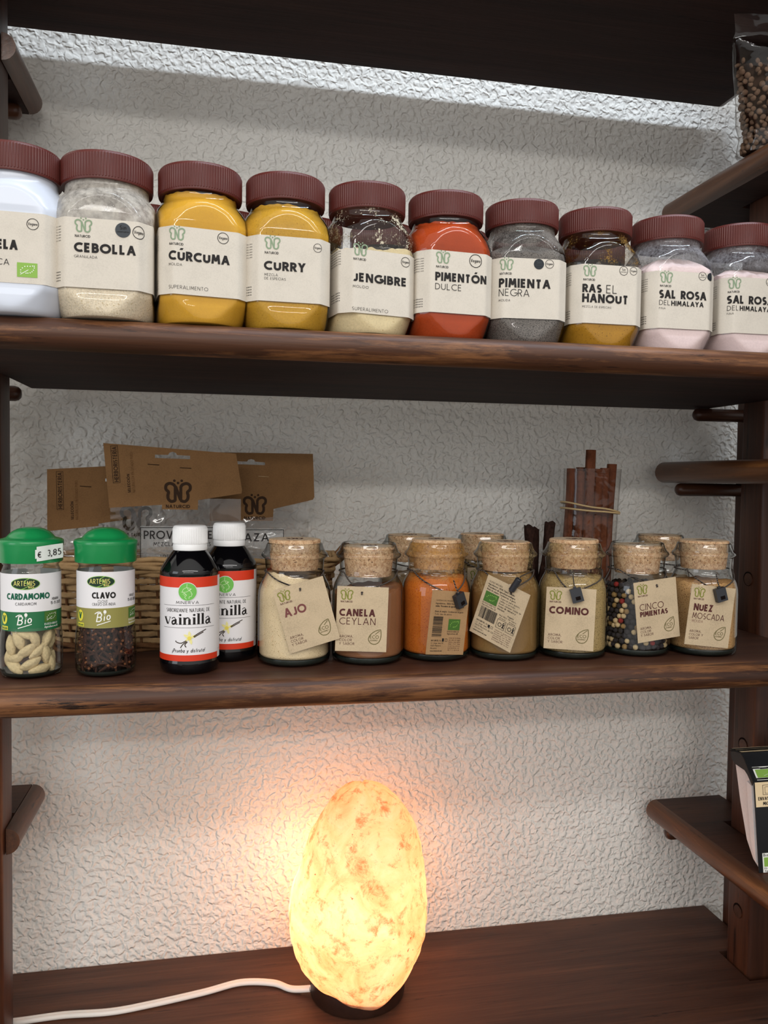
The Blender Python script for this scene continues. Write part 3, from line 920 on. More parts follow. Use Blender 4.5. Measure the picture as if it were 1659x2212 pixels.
flat('jar_white', srgb(202, 208, 220), 0.25, 0.5)
glass('jar_dusty', (.97, .97, .97), (.36, .37, .37), dust=srgb(196, 190, 180), dust_lo=.30, dust_hi=.60, dscale=160, dmax=.80, dust_z=.052)
glass('jar_speck', (.95, .95, .95), (.30, .31, .31), dust=srgb(226, 216, 190), dust_lo=.555, dust_hi=.60, dscale=620, dmax=.85, dust_z=.072)
glass('jar_speck_ras', (.92, .90, .87), (.30, .30, .29), dust=srgb(150, 116, 60), dust_lo=.54, dust_hi=.61, dscale=900, dmax=.85, dust_z=.074)
glass('jar_salty', (.93, .93, .94), (.36, .37, .38), dust=srgb(150, 148, 152), dust_lo=.36, dust_hi=.66, dscale=500, dmax=.75, dust_z=.082)
glass('jar_grey', (.93, .93, .93), (.32, .33, .33), dust=srgb(130, 124, 118), dust_lo=.40, dust_hi=.60, dscale=1200, dmax=.8, dust_z=.083)
VG = 'Vegano'; H7 = .0072
JARS = [
    ('white jar cut off by the left edge, green leaf mark on its label', -.1556, .6900, 1.0, 3, 'white', None, 0, [('CANELA', -.0005, .0454, H7, .125, .0300), ('EN', 0, .0384, H7, .125, .0072 + .006), ('BLANCA', 0, .0340, .0044, .05, .0240)], -.0228, [(VG, .0400, .0651, .0040), ('eu', .0292, .0259, .0139)], {}),
    ('clear jar labelled CEBOLLA, greyish with dust above its label, maroon lid', -.0884, .6945, 1.040, 1, 'jar_dusty', 'pw_onion', .050, [('CEBOLLA', 0, .0475, H7, .125, .0439), ('GRANULADA', 0, .0433, .0020, .05, .0164)], -.0196, [('dark', .0347, .0660, .0056), (VG, .0465, .0651, .0047)], {}),
    ('jar of bright yellow powder labelled CÚRCUMA', -.0161, .6990, .990, 8.7, 'jar_glass', 'pw_turmeric', .1035, [('CÚRCUMA', 0, .0470, H7, .125, .0467), ('MOLIDA', 0, .0428, .0020, .05, .0106), ('SUPERALIMENTO', 0, .0252, .0027, .045, .0303)], -.0287, [(VG, .0416, .0675, .0042)], {}),
    ('jar of mustard yellow powder labelled CURRY', .0538, .7035, .972, 1.7, 'jar_glass', 'pw_curry', .1005, [('CURRY', 0, .0457, H7, .125, .0329), ('MEZCLA', .0004, .0411, .0020, .05, .0105), ('DE ESPECIAS', .0004, .0381, .0020, .05, .0168)], -.0203, [(VG, .0426, .0659, .0034)], {}),
    ('jar of pale cream powder labelled JENGIBRE, dark above the powder', .1243, .7080, .974, 11.7, 'jar_speck', 'pw_ginger', .0705, [('JENGIBRE', 0, .0413, H7, .125, .0480), ('MOLIDO', .0003, .0362, .0021, .055, .0138), ('SUPERALIMENTO', 0, .0178, .0027, .045, .0315)], -.0255, [(VG, .0467, .0616, .0040)], dict(rough=.0012, slope=.001, mound=.002, lab=(.0160, .0680), dy=0)),
    ('jar of brick orange powder labelled PIMENTÓN DULCE', .1959, .7125, .975, 4.4, 'jar_glass', 'pw_paprika', .1005, [('PIMENTÓN', 0, .0477, H7, .125, .0459), ('DULCE', 0, .0403, .0053, .05, .0232)], -.0206, [(VG, .0356, .0667, .0054)], {}),
    ('jar of grey ground powder labelled PIMIENTA NEGRA', .2688, .7170, .970, -4.5, 'jar_grey', 'pw_pepper', .0790, [('PIMIENTA', 0, .0476, .0078, .125, .0458), ('NEGRA', 0, .0401, .0062, .045, .0273), ('MOLIDA', 0, .0355, .0019, .055, .0105)], -.0291, [('dark', .0352, .0686, .0045), (VG, .0446, .0691, .0037)], dict(mound=.012, rough=.0010)),
    ('jar of ochre powder labelled RAS EL HANOUT, see-through above', .3428, .7215, .981, -.4, 'jar_speck_ras', 'pw_ras', .0700, [('RAS', 0, .0482, .0074, .125, .0179), ('EL', .0222, .0482, .0074, .045, .0103), ('HANOUT', 0, .0394, .0078, .125, .0433), ('MEZCLA DE ESPECIAS', 0, .0348, .0018, .05, .0273)], -.0265, [('Sin', .0384, .0690, .0039), (VG, .0478, .0693, .0035)], dict(slope=.004, rough=.0008)),
    ('jar of pale pink salt labelled SAL ROSA, left one of the two salt jars', .4190, .7260, .980, -.8, 'jar_salty', 'pw_salt', .0765, [('SAL ROSA', 0, .0482, .0076, .125, .0464), ('DEL', .0002, .0420, .0046, .05, .0106), ('HIMALAYA', .0119, .0418, .0046, .11, .0320), ('FINA', .0002, .0382, .0018, .05, .0062)], -.0253, [('Sin', .0421, .0702, .0037), ('dark', .0505, .0700, .0037)], dict(mound=.016, rough=.0008)),
    ('jar of pale pink salt labelled SAL ROSA, cut off by the right edge', .4983, .7305, .985, -1, 'jar_salty', 'pw_salt', .0755, [('SAL ROSA', 0, .0485, .0076, .125, .0464), ('DEL', .0002, .0421, .0046, .05, .0106), ('HIMALAYA', .0121, .0420, .0046, .11, .0320), ('FINA', .0002, .0384, .0018, .05, .0062)], -.0314, [('Sin', .0421, .0702, .0037), ('dark', .0505, .0700, .0037)], dict(mound=.012, rough=.0008)),
]
for lab, x, y, sc, rot, bm, fm, fill, words, s0, ex, kw in JARS:
    j = spice_jar(lab, x, y, sc, rot, bm, fm, fill, words, s0, ex, group='maroon-lidded jars in a row', **kw)
    if bm == 'white':
        pass
# a second row, showing only as slivers of lid and dark contents between the front jars
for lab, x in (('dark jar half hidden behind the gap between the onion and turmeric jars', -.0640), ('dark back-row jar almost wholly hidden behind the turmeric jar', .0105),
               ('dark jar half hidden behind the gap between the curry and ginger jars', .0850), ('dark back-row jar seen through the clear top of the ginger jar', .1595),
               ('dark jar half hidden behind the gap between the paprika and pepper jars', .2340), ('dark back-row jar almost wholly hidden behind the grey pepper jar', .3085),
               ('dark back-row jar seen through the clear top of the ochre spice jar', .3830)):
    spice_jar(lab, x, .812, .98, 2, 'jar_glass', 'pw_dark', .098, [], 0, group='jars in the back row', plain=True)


# ------------------------------------------------------------------ middle shelf: little corked jars with hanging tags
CJ = [(0, .0300), (.0006, .0322), (.0022, .0338), (.005, .0345), (.010, .0347), (.062, .0347), (.068, .0342), (.074, .0326), (.079, .0302), (.0825, .0284), (.0850, .0277), (.0875, .0274), (.0965, .0281), (.0985, .0287), (.1000, .0310), (.1018, .0318), (.1036, .0310), (.1056, .0290), (.1085, .0276), (.1110, .0268), (.1128, .0262), (.1134, .0252)]


def cj_r(z): return interp(CJ, z)


TW, TT = .0475, .0603


def tag_front(words, eco=True, tail=('AROMA,', 'COLOR', 'Y SABOR')):
    P = [('logo_olive', butterfly(.0090, TT - .0078, .0095)), ('ink_brown', text('NATURCID', .0036, TT - .0150, .0017, .085, .0110))]
    for txt, x, y, h, wt, wd, col in words: P.append((col, text(txt, x, TT - y, h, wt, wd)))
    for i, w_ in enumerate(tail): P.append(('ink_brown', text(w_, .0036, TT - .0476 - .0034 * i, .0024, .055)))
    if eco: P.append(('logo_olive_dark', eco_leaf(.0362, TT - .0462, .0135)))
    return P


flat('logo_olive_dark', srgb(104, 96, 58), 0.7, 0.2)


def barcode(x0, y0, x1, y1, vert, seed):
    rnd = random.Random(seed); out = []; p = 0.0
    L = (y1 - y0) if vert else (x1 - x0)
    while p < L:
        b = rnd.choice([.0002, .0003, .0005, .0007]); g = rnd.choice([.0002, .0003, .0005])
        if p + b < L: out += rect(x0, y0 + p, x1, y0 + p + b) if vert else rect(x0 + p, y0, x0 + p + b, y1)
        p += b + g
    return out


def tag_back_a():
    P = [('ink', text('CAYENA/CHILI MOLIDO', .0055, TT - .0100, .0013, .06, .022))]
    for i, (s_, wt) in enumerate((('Ingredientes: 100% Pimiento cayena', .08), ('molida. *Procedente de agricultura ecol\u00f3gica', .09), ('', 0), ('Modo de empleo: Condimentar al gusto', .07), ('Todo tipo de platos.', .06))):
        if s_: P.append(('ink', text(s_, .0055, TT - .0130 - .0025 * i, .0016, wt, min(.036, .0011 * len(s_)))))
    P.append(('ink', barcode(.0045, TT - .0435, .0165, TT - .0245, True, 3)))
    P.append(('eco_green_dark', rect(.0240, TT - .0370, .0390, TT - .0265))); P.append(('badge_line', eu_leaf(.0240, TT - .0370, .0390, TT - .0265)))
    P.append(('ink', text('ES-ECO-020-CV', .0235, TT - .0392, .0015, .08, .0150))); P.append(('ink', text('Agricultura UE', .0235, TT - .0412, .0015, .08, .0140)))
    for i, s_ in enumerate(('NATURCID, S.L.', 'C/ Jorge Juan, 42', '03670 Monforte', 'Alicante', 'www.naturcid.com')):
        P.append(('ink', text(s_, .0045, TT - .0478 - .0024 * i, .0014, .09 if i in (0, 4) else .06, .00085 * len(s_) + .001)))
    P += [('ink', rect(.0180, TT - .0480, .0205, TT - .0450)), ('ink', frame(.0220, TT - .0478, .0246, TT - .0452, .0003))]
    for i in range(7): P.append(('ink_brown', text(('conservar el envase', 'cerrado en lugar', 'fresco y seco, antes', 'del fin de', 'consumo', 'preferente ver', 'envase')[i], .0265, TT - .0450 - .0019 * i, .0013, .06, .0150)))
    return P


def tag_back_b():
    P = [('ink', text('CLAVO MOLIDO', .0035, TT - .0058, .0016, .06, .0150))]
    for i, (s_, wt) in enumerate((('Ingredientes: 100% Clavo* molido.', .08), ('*Procedente de agricultura ecol\u00f3gica.', .09), ('Modo de empleo: Condimentar al gusto.', .07))):
        P.append(('ink', text(s_, .0035, TT - .0085 - .0026 * i, .0017, wt, .0300 + .0015 * i)))
    for i, (s_, wt) in enumerate((('Especial para guisos,', .06), ('caldos y arroces.', .06), ('Puede contener trazas de', .06), ('frutos de c\u00e1scara y', .09), ('mostaza', .09))):
        P.append(('ink', text(s_, .0205, TT - .0165 - .0026 * i, .0017, wt, .00098 * len(s_) + .001)))
    P.append(('eco_green_dark', rect(.0035, TT - .0255, .0185, TT - .0150))); P.append(('badge_line', eu_leaf(.0035, TT - .0255, .0185, TT - .0150)))
    P.append(('ink', text('ES-ECO-020-CV', .0035, TT - .0277, .0016, .08, .0150))); P.append(('ink', text('Agricultura Non UE', .0035, TT - .0298, .0015, .07, .0160)))
    P.append(('ink', barcode(.0040, TT - .0425, .0225, TT - .0310, False, 5)))
    P.append(('ink', text('Peso Neto: Ver frasco', .0245, TT - .0320, .0016, .06, .0190))); P.append(('ink', text('Vegano', .0330, TT - .0296, .0016, .08, .0070)))
    for i, s_ in enumerate(('NATURCID, S.L.', 'C/ Jorge Juan, 42', '03670 Monforte del Cid', '(Alicante)', 'www.naturcid.com')):
        P.append(('ink', text(s_, .0035, TT - .0465 - .0026 * i, .0016, .09 if i in (0, 4) else .06, .0009 * len(s_) + .001)))
    for k in (0, 1):
        x = .0245 + .0110 * k
        P += [('ink', frame(x, TT - .0440, x + .0095, TT - .0350, .00035)), ('ink', text('Al horno', x + .0010, TT - .0342, .0013, .08, .0070)), ('ink', ring(x + .0036, TT - .0400, .0018, .0003, 10)), ('ink', text('X', x + .0062, TT - .0425, .0045, .10, .0025)), ('ink', disc(x + .0075, TT - .0372, .0007, n=8))]
    P += [('ink', rect(.0170, TT - .0480, .0193, TT - .0452)), ('ink', frame(.0205, TT - .0478, .0228, TT - .0454, .0003))]
    for i in range(6): P.append(('ink_brown', text(('conservar preferente', 'antes del fin de', 'consumo ver base', 'conservar en lugar', 'ambiente fresco y seco', 'protegido de la luz')[i], .0250, TT - .0470 - .0020 * i, .0013, .07, .0190)))
    return P


def cork_jar(label, x, y, fill_mat, fill, cork_z, tagspec, group, glass_mat='cork_jar_glass', slope=0.0, clip=None, rz=0.0, seed=0, cone=0.0):
    """tagspec = (psi, rho, dx, z, print, hole x, card): a card in a plane touching the jar front"""
    t = thing('cork_jar', label, 'jar', (x, y, ZM), 0, group)
    g = MB(); fine = []
    for (z0, r0), (z1, r1) in zip(CJ, CJ[1:]): fine += [(r0, z0), ((r0 + r1) / 2, (z0 + z1) / 2)]
    fine.append((CJ[-1][1], CJ[-1][0])); fine += [(.0246, .1130), (.0244, .1090), (.0246, .1040)]
    g.lathe(fine, 64, glass_mat, True, False); g.build('glass_body', t, 50)
    bs = MB(); bs.lathe([(.0295, .0008), (.0325, .0030), (.0332, .0052), (.0330, .0066), (.020, .0052), (.002, .0050)], 48, 'glass_base'); bs.build('glass_foot', t, 40)
    if fill_mat:
        rnd = random.Random(seed); ph = [rnd.uniform(0, 6.28) for _ in range(5)]
        def top(th, k=1.0): return fill + slope * math.cos(th - .4) * k + .0007 * k * (math.sin(5 * th + ph[0]) + .6 * math.sin(11 * th + ph[1]) + .6 * math.sin(19 * th + ph[2]))
        m = MB(); zs = [z for z, _ in CJ if .0068 < z < fill - abs(slope) - .004]
        rings = [((lambda th: (.0316, .0070)), 0, 0)] + [((lambda th, z=z: (cj_r(z) - .0018, z)), 0, 0) for z in [.009] + zs]
        zl = zs[-1] if zs else .009
        for f in (.5, 1.0): rings.append(((lambda th, f=f: (cj_r(zl + (top(th) - zl) * f) - .0018 - cone * f * (1 + math.cos(th - .1)) * .5, zl + (top(th) - zl) * f)), 0, 0))
        for q in (.8, .5, .05): rings.append(((lambda th, q=q: ((cj_r(fill) - .0018) * q, top(th, q))), 0, 0))
        m.polar(rings, 72, fill_mat); m.build('spice_powder', t, 60)
    c = MB(); r = .0246
    c.lathe([(r - .0030, cork_z - .029), (r - .0026, cork_z - .0285), (r - .0006, cork_z - .010), (r, cork_z - .0015), (r - .0006, cork_z - .0004), (r - .0016, cork_z)], 48, 'cork', True, False)
    c.lathe([(r - .0016, cork_z), (.0001, cork_z + .0001)], 48, 'cork_top', False, False)
    c.poly2d(butterfly(0, -.002, .013, .06), lambda u, v: (u, v, cork_z + .0003), 'ink_brown')
    c.build('cork_stopper', t, 50)
    # cord round the neck and the hanging card
    def clear(p, e=.0009):
        r_ = math.hypot(p.x, p.y); need = cj_r(p.z) + e
        return Vector((p.x * need / r_, p.y * need / r_, p.z)) if r_ < need else p
    if tagspec:
        psi, rho, dx, z, prt, hx, card = tagspec
        psi, rho = math.radians(psi), math.radians(rho)
        n_ = Vector((math.sin(psi), -math.cos(psi), 0)); t_ = Vector((math.cos(psi), math.sin(psi), 0)); k_ = Vector((0, 0, 1))
        e1 = math.cos(rho) * t_ + math.sin(rho) * k_; e2 = -math.sin(rho) * t_ + math.cos(rho) * k_
        o_ = n_ * .0369 + t_ * dx + k_ * z - e1 * TW / 2 - e2 * TT / 2
        def at(u, v, h=0): return o_ + e1 * u + e2 * v + n_ * h
        hole_c = (hx, TT - .0055)
        k = MB()
        k.prism([(0, 0), (TW, 0), (TW, TT), (0, TT)], 0, .0006, card, hole=[(hole_c[0] + .0011 * math.cos(a * PI / 5), hole_c[1] + .0011 * math.sin(a * PI / 5)) for a in range(10)][::-1], to=lambda u, v, h: at(u, v, h))
        for col, polys in prt: k.poly2d(polys, lambda u, v: at(u, v, .00078), col)
        k.build('tag', t, 30)
        H = at(hole_c[0], hole_c[1], .0010)
    else:
        H = Vector((.004, -.0335, .080))
    a0, a1 = math.radians(205), math.radians(338)
    A = Vector((.0286 * math.cos(a0), .0286 * math.sin(a0), .0862)); B = Vector((.0286 * math.cos(a1), .0286 * math.sin(a1), .0862))
    path = [clear(A.lerp(H, i / 9) + Vector((0, 0, -.0015 * math.sin(PI * i / 9)))) for i in range(10)]
    path += [clear(H.lerp(B, i / 9) + Vector((0, 0, -.0012 * math.sin(PI * i / 9)))) for i in range(1, 10)]
    path += [Vector((.0284 * math.cos(a), .0284 * math.sin(a), .0862)) for a in [a1 + (a0 + 2 * PI - a1) * i / 16 for i in range(1, 16)]]
    s_ = MB(); s_.tube(path, .00068, 'cord_twist', 8, closed=True)
    if tagspec: s_.tube([H + n_ * .0002, H + n_ * .0012 + k_ * -.001, H - n_ * .0004 + k_ * -.0016], .0008, 'cord_twist', 8)
    s_.build('cord', t, 60)
    if clip and tagspec:
        cu, cv, rot_, kind = clip
        cc = MB(); ctr = at(cu * TW, TT * (1 - cv), .0042)
        rm = Matrix((e1, e2, n_)).transposed() @ Matrix.Rotation(math.radians(rot_), 3, 'Z')
        if kind == 'box':
            cc.box(ctr, (.0108, .0135, .0052), 'clip_black', rm)
            cc.box(ctr + rm @ Vector((.0005, -.0030, .0027)), (.0046, .0034, .0006), 'hole_dark', rm)
            cc.box(ctr + rm @ Vector((0, .0074, 0)), (.0030, .0022, .0022), 'clip_black', rm)
            cc.tube([ctr + rm @ Vector((0, .0080, .001)), ctr + rm @ Vector((.0006, .013, -.001)), clear(ctr + rm @ Vector((.002, .020, -.003)))], .0006, 'cord_twist', 6)
        else:
            d = rm @ Vector((0, 1, 0))
            cc.tube([ctr - d * .0072, ctr - d * .0066, ctr + d * .0066, ctr + d * .0072], [.0026, .0032, .0032, .0026], 'clip_black', 16)
            cc.tube([ctr + d * .007, ctr + d * .010, B], .0006, 'cord_twist', 6)
        cc.build('security_clip', t, 40)
    return t


glass('cork_jar_glass', (.95, .96, .955), (.13, .15, .15), refl=1.3)
glass('cork_jar_dusty', (.94, .93, .90), (.24, .26, .25), dust=srgb(196, 170, 120), dust_lo=.50, dust_hi=.66, dscale=500, dmax=.55, dust_z=.066)
glass('cork_jar_orange', (.95, .93, .90), (.25, .26, .25), dust=srgb(200, 150, 84), dust_lo=.42, dust_hi=.62, dscale=600, dmax=.6, dust_z=.078)
B_, N_ = .120, .05
FJ = 'corked jars in the front row'
cork_jar('corked jar of pale cream granules, left end of the corked row, tilted tag reading AJO', .0711, .7812, 'pw_garlic', .0800, .1170, (-1.0, 16.0, .0084, .0500, tag_front([('AJO', .0047, .0272, .0082, .105, .0205, 'ink_red_brown')]), .0245, 'tag_card'), FJ, slope=-.006, seed=1, cone=.006)
cork_jar('corked jar of brown powder with a tag reading CANELA CEYLAN', .1423, .7789, 'pw_cinnamon', .0690, .1105, (-7.8, -1.6, -.0072, .0450, tag_front([('CANELA', .0028, .0276, .0068, B_, .0330, 'ink_brown'), ('CEYLAN', .0030, .0354, .0064, N_, .0335, 'ink_brown')]), .0228, 'tag_card'), FJ, seed=2, slope=.004)
cork_jar('corked jar of orange powder with a dark brown printed tag', .2116, .7847, 'pw_orange', .0800, .1165, (26.2, -7.2, -.0166, .0396, tag_back_a(), .0270, 'tag_card_back'), FJ, 'cork_jar_orange', clip=(.68, .13, 30, 'box'), seed=3)
cork_jar('corked jar of olive brown powder, its printed tag tilted and turned aside', .2809, .7775, 'pw_clove', .0840, .1145, (-47.8, -19.5, .0145, .0480, tag_back_b(), .0285, 'tag_card'), FJ, 'cork_jar_dusty', clip=(.66, -.06, -14, 'rod'), seed=4)
cork_jar('corked jar of greenish beige powder with a tag reading COMINO', .3524, .7739, 'pw_cumin', .0800, .1170, (-17.9, -1.8, -.0064, .0413, tag_front([('COMINO', .0036, .0258, .0072, B_, .0375, 'ink_brown')]), .0250, 'tag_card'), FJ, 'cork_jar_dusty', clip=(.60, .10, 18, 'box'), seed=5)
PEPPER = (.4238, .7766)
cork_jar('corked jar of mixed whole peppercorns with a tag reading CINCO PIMIENTAS', PEPPER[0], PEPPER[1], None, 0, .1110, (3.7, 6.5, .0003, .0486, tag_front([('CINCO', .0046, .0287, .0066, N_, .0270, 'ink_brown'), ('PIMIENTAS', .0046, .0350, .0052, .125, .0310, 'ink_brown')]), .0255, 'tag_card'), FJ, seed=6)
cork_jar('corked jar of tan powder, right end of the row, tag reading NUEZ MOSCADA', .4940, .7674, 'pw_nutmeg', .0740, .1160, (-2.0, -6.5, -.0132, .0426, tag_front([('NUEZ', .0050, .0258, .0070, B_, .0205, 'ink_brown'), ('MOSCADA', .0046, .0338, .0060, N_, .0345, 'ink_brown'), ('MOLIDA', .0046, .0374, .0024, .04, .0120, 'ink_red_brown')], tail=('AROMA,', 'COLOR Y', 'SABOR')), .0290, 'tag_card'), FJ, clip=(.62, .12, 22, 'box'), seed=7)
BK = 'corked jars standing behind the front row'
cork_jar('corked jar behind the orange powder jar, mostly hidden', .2085, .8870, 'pw_beige', .0700, .1135, None, BK, seed=8)
cork_jar('corked jar of dark dried herbs behind the olive brown powder jar', .2925, .8870, 'pw_herb', .0860, .1145, (2, 0, -.006, .0500, tag_front([('TOMILLO', .0036, .0258, .0066, B_, .030, 'ink_brown')]), .0245, 'tag_card'), BK, seed=9)
cork_jar('corked jar with an empty looking neck behind the nutmeg jar', .5130, .8870, 'pw_beige', .0650, .1130, None, BK, seed=10)

# peppercorns: each one its own thing against the glass, a darker heap behind them


def ball_mesh(name, mat, r, seed, seg=14, squash=1.0, lump=.10):
    rnd = random.Random(seed); ph = [rnd.uniform(0, 6.28) for _ in range(6)]
    mb = MB(); rings = []; n = 9
    for k in range(n + 1):
        a = -PI / 2 + PI * k / n
        rings.append(((lambda th, a=a: (max(r * math.cos(a) * (1 + lump * .5 * math.sin(3 * th + ph[0] + 3 * a) + lump * .5 * math.sin(5 * th + ph[1] - 4 * a)), r * .02), r * squash * math.sin(a) * (1 + lump * .3 * math.sin(2 * th + ph[2])))), 0, 0))
    mb.polar(rings, seg, mat); o = mb.build(name, None, 80)
    me = o.data; bpy.data.objects.remove(o); return me


def inst(me, name, loc, rot, scale, label, cat, group):
    o = bpy.data.objects.new(name, me); COL.objects.link(o); o.location = loc; o.rotation_euler = rot
    o.scale = (scale,) * 3 if isinstance(scale, (int, float)) else scale
    return tag(o, label, cat, group)


rnd = random.Random(21)
PC = {k: [ball_mesh('peppercorn_' + k, 'pc_' + k, .00285, 30 + i + 7 * j, lump=.12 if k == 'black' else .06) for j in range(2)] for i, k in enumerate(('black', 'cream', 'green', 'red'))}
rows, z0 = 13, ZM + .0092
for rw in range(rows):
    z = z0 + rw * .0051; rr = cj_r(z - ZM) - .0018 - .0031
    n = int(2 * PI * rr / .0061 * .60)
    for i in range(n):
        a = math.radians(160) + math.radians(216) * (i + .5 * (rw % 2) + rnd.uniform(-.16, .16)) / n
        k = rnd.choices(('black', 'cream', 'green', 'red'), (64, 20, 10, 6))[0]
        q = rnd.uniform(0, .0012)
        lab = {'black': 'black peppercorn among the mixed ones in the corked jar', 'cream': 'cream peppercorn among the mixed ones in the corked jar', 'green': 'tan green peppercorn among the mixed ones in the corked jar', 'red': 'red peppercorn among the mixed ones in the corked jar'}[k]
        inst(rnd.choice(PC[k]), 'peppercorn', (PEPPER[0] + (rr - q) * math.cos(a), PEPPER[1] + (rr - q) * math.sin(a), z + rnd.uniform(-.0007, .0007)), (rnd.uniform(0, 6), rnd.uniform(0, 6), rnd.uniform(0, 6)), rnd.uniform(.90, 1.04), lab, 'peppercorn', k + ' peppercorns in the jar')


def heap(name, label, cat, x, y, z0, z1, rfun, ball, mat, seed, part=None):
    rnd = random.Random(seed); mb = MB(); z = z0; row = 0
    while z < z1:
        rad = rfun(z)
        while rad > ball:
            n = max(1, int(2 * PI * rad / (ball * 2.1)))
            for i in range(n):
                a = 2 * PI * (i + .5 * (row % 2)) / n + rnd.uniform(-.1, .1); c = Vector((rad * math.cos(a), rad * math.sin(a), z + rnd.uniform(-.2, .2) * ball))
                r = ball * rnd.uniform(.92, 1.05); vs = [c + Vector(d) * r for d in OCT]
                mb.add(vs, OCTF, mat)
            rad -= ball * 2.0
            if rad < rfun(z) * .55: break
        z += ball * 1.75; row += 1
    o = mb.build(name, None, 80); o.location = (x, y, 0)
    return tag(o, label, cat, None, 'stuff')


OCT, OCTF = [], []
for i in range(1, 4):
    for k in range(6):
        a = PI * i / 4; OCT.append((math.sin(a) * math.cos(2 * PI * k / 6), math.sin(a) * math.sin(2 * PI * k / 6), math.cos(a)))
OCT = [(0, 0, 1)] + OCT + [(0, 0, -1)]
OCTF = [(0, 1 + k, 1 + (k + 1) % 6) for k in range(6)] + [(1 + 6 * i + k, 7 + 6 * i + k, 7 + 6 * i + (k + 1) % 6, 1 + 6 * i + (k + 1) % 6) for i in range(2) for k in range(6)] + [(13 + k, 19, 13 + (k + 1) % 6) for k in range(6)]
heap('peppercorn_heap', 'dark heap of peppercorns filling the middle of the corked peppercorn jar', 'peppercorns', PEPPER[0], PEPPER[1], ZM + .0095, ZM + .0735, lambda z: cj_r(z - ZM) - .0018 - .0089, .0029, 'pile_dark', 4)


# ------------------------------------------------------------------ green-capped spice bottles
GB = [(.0200, 0), (.0225, .0006), (.0248, .0024), (.0258, .006), (.0261, .014), (.0260, .026), (.0255, .036), (.0247, .042), (.0244, .048), (.0243, .086), (.0243, .0905), (.0240, .0925), (.0228, .0950), (.0226, .0965), (.0240, .0985), (.0236, .1010), (.0225, .1020)]


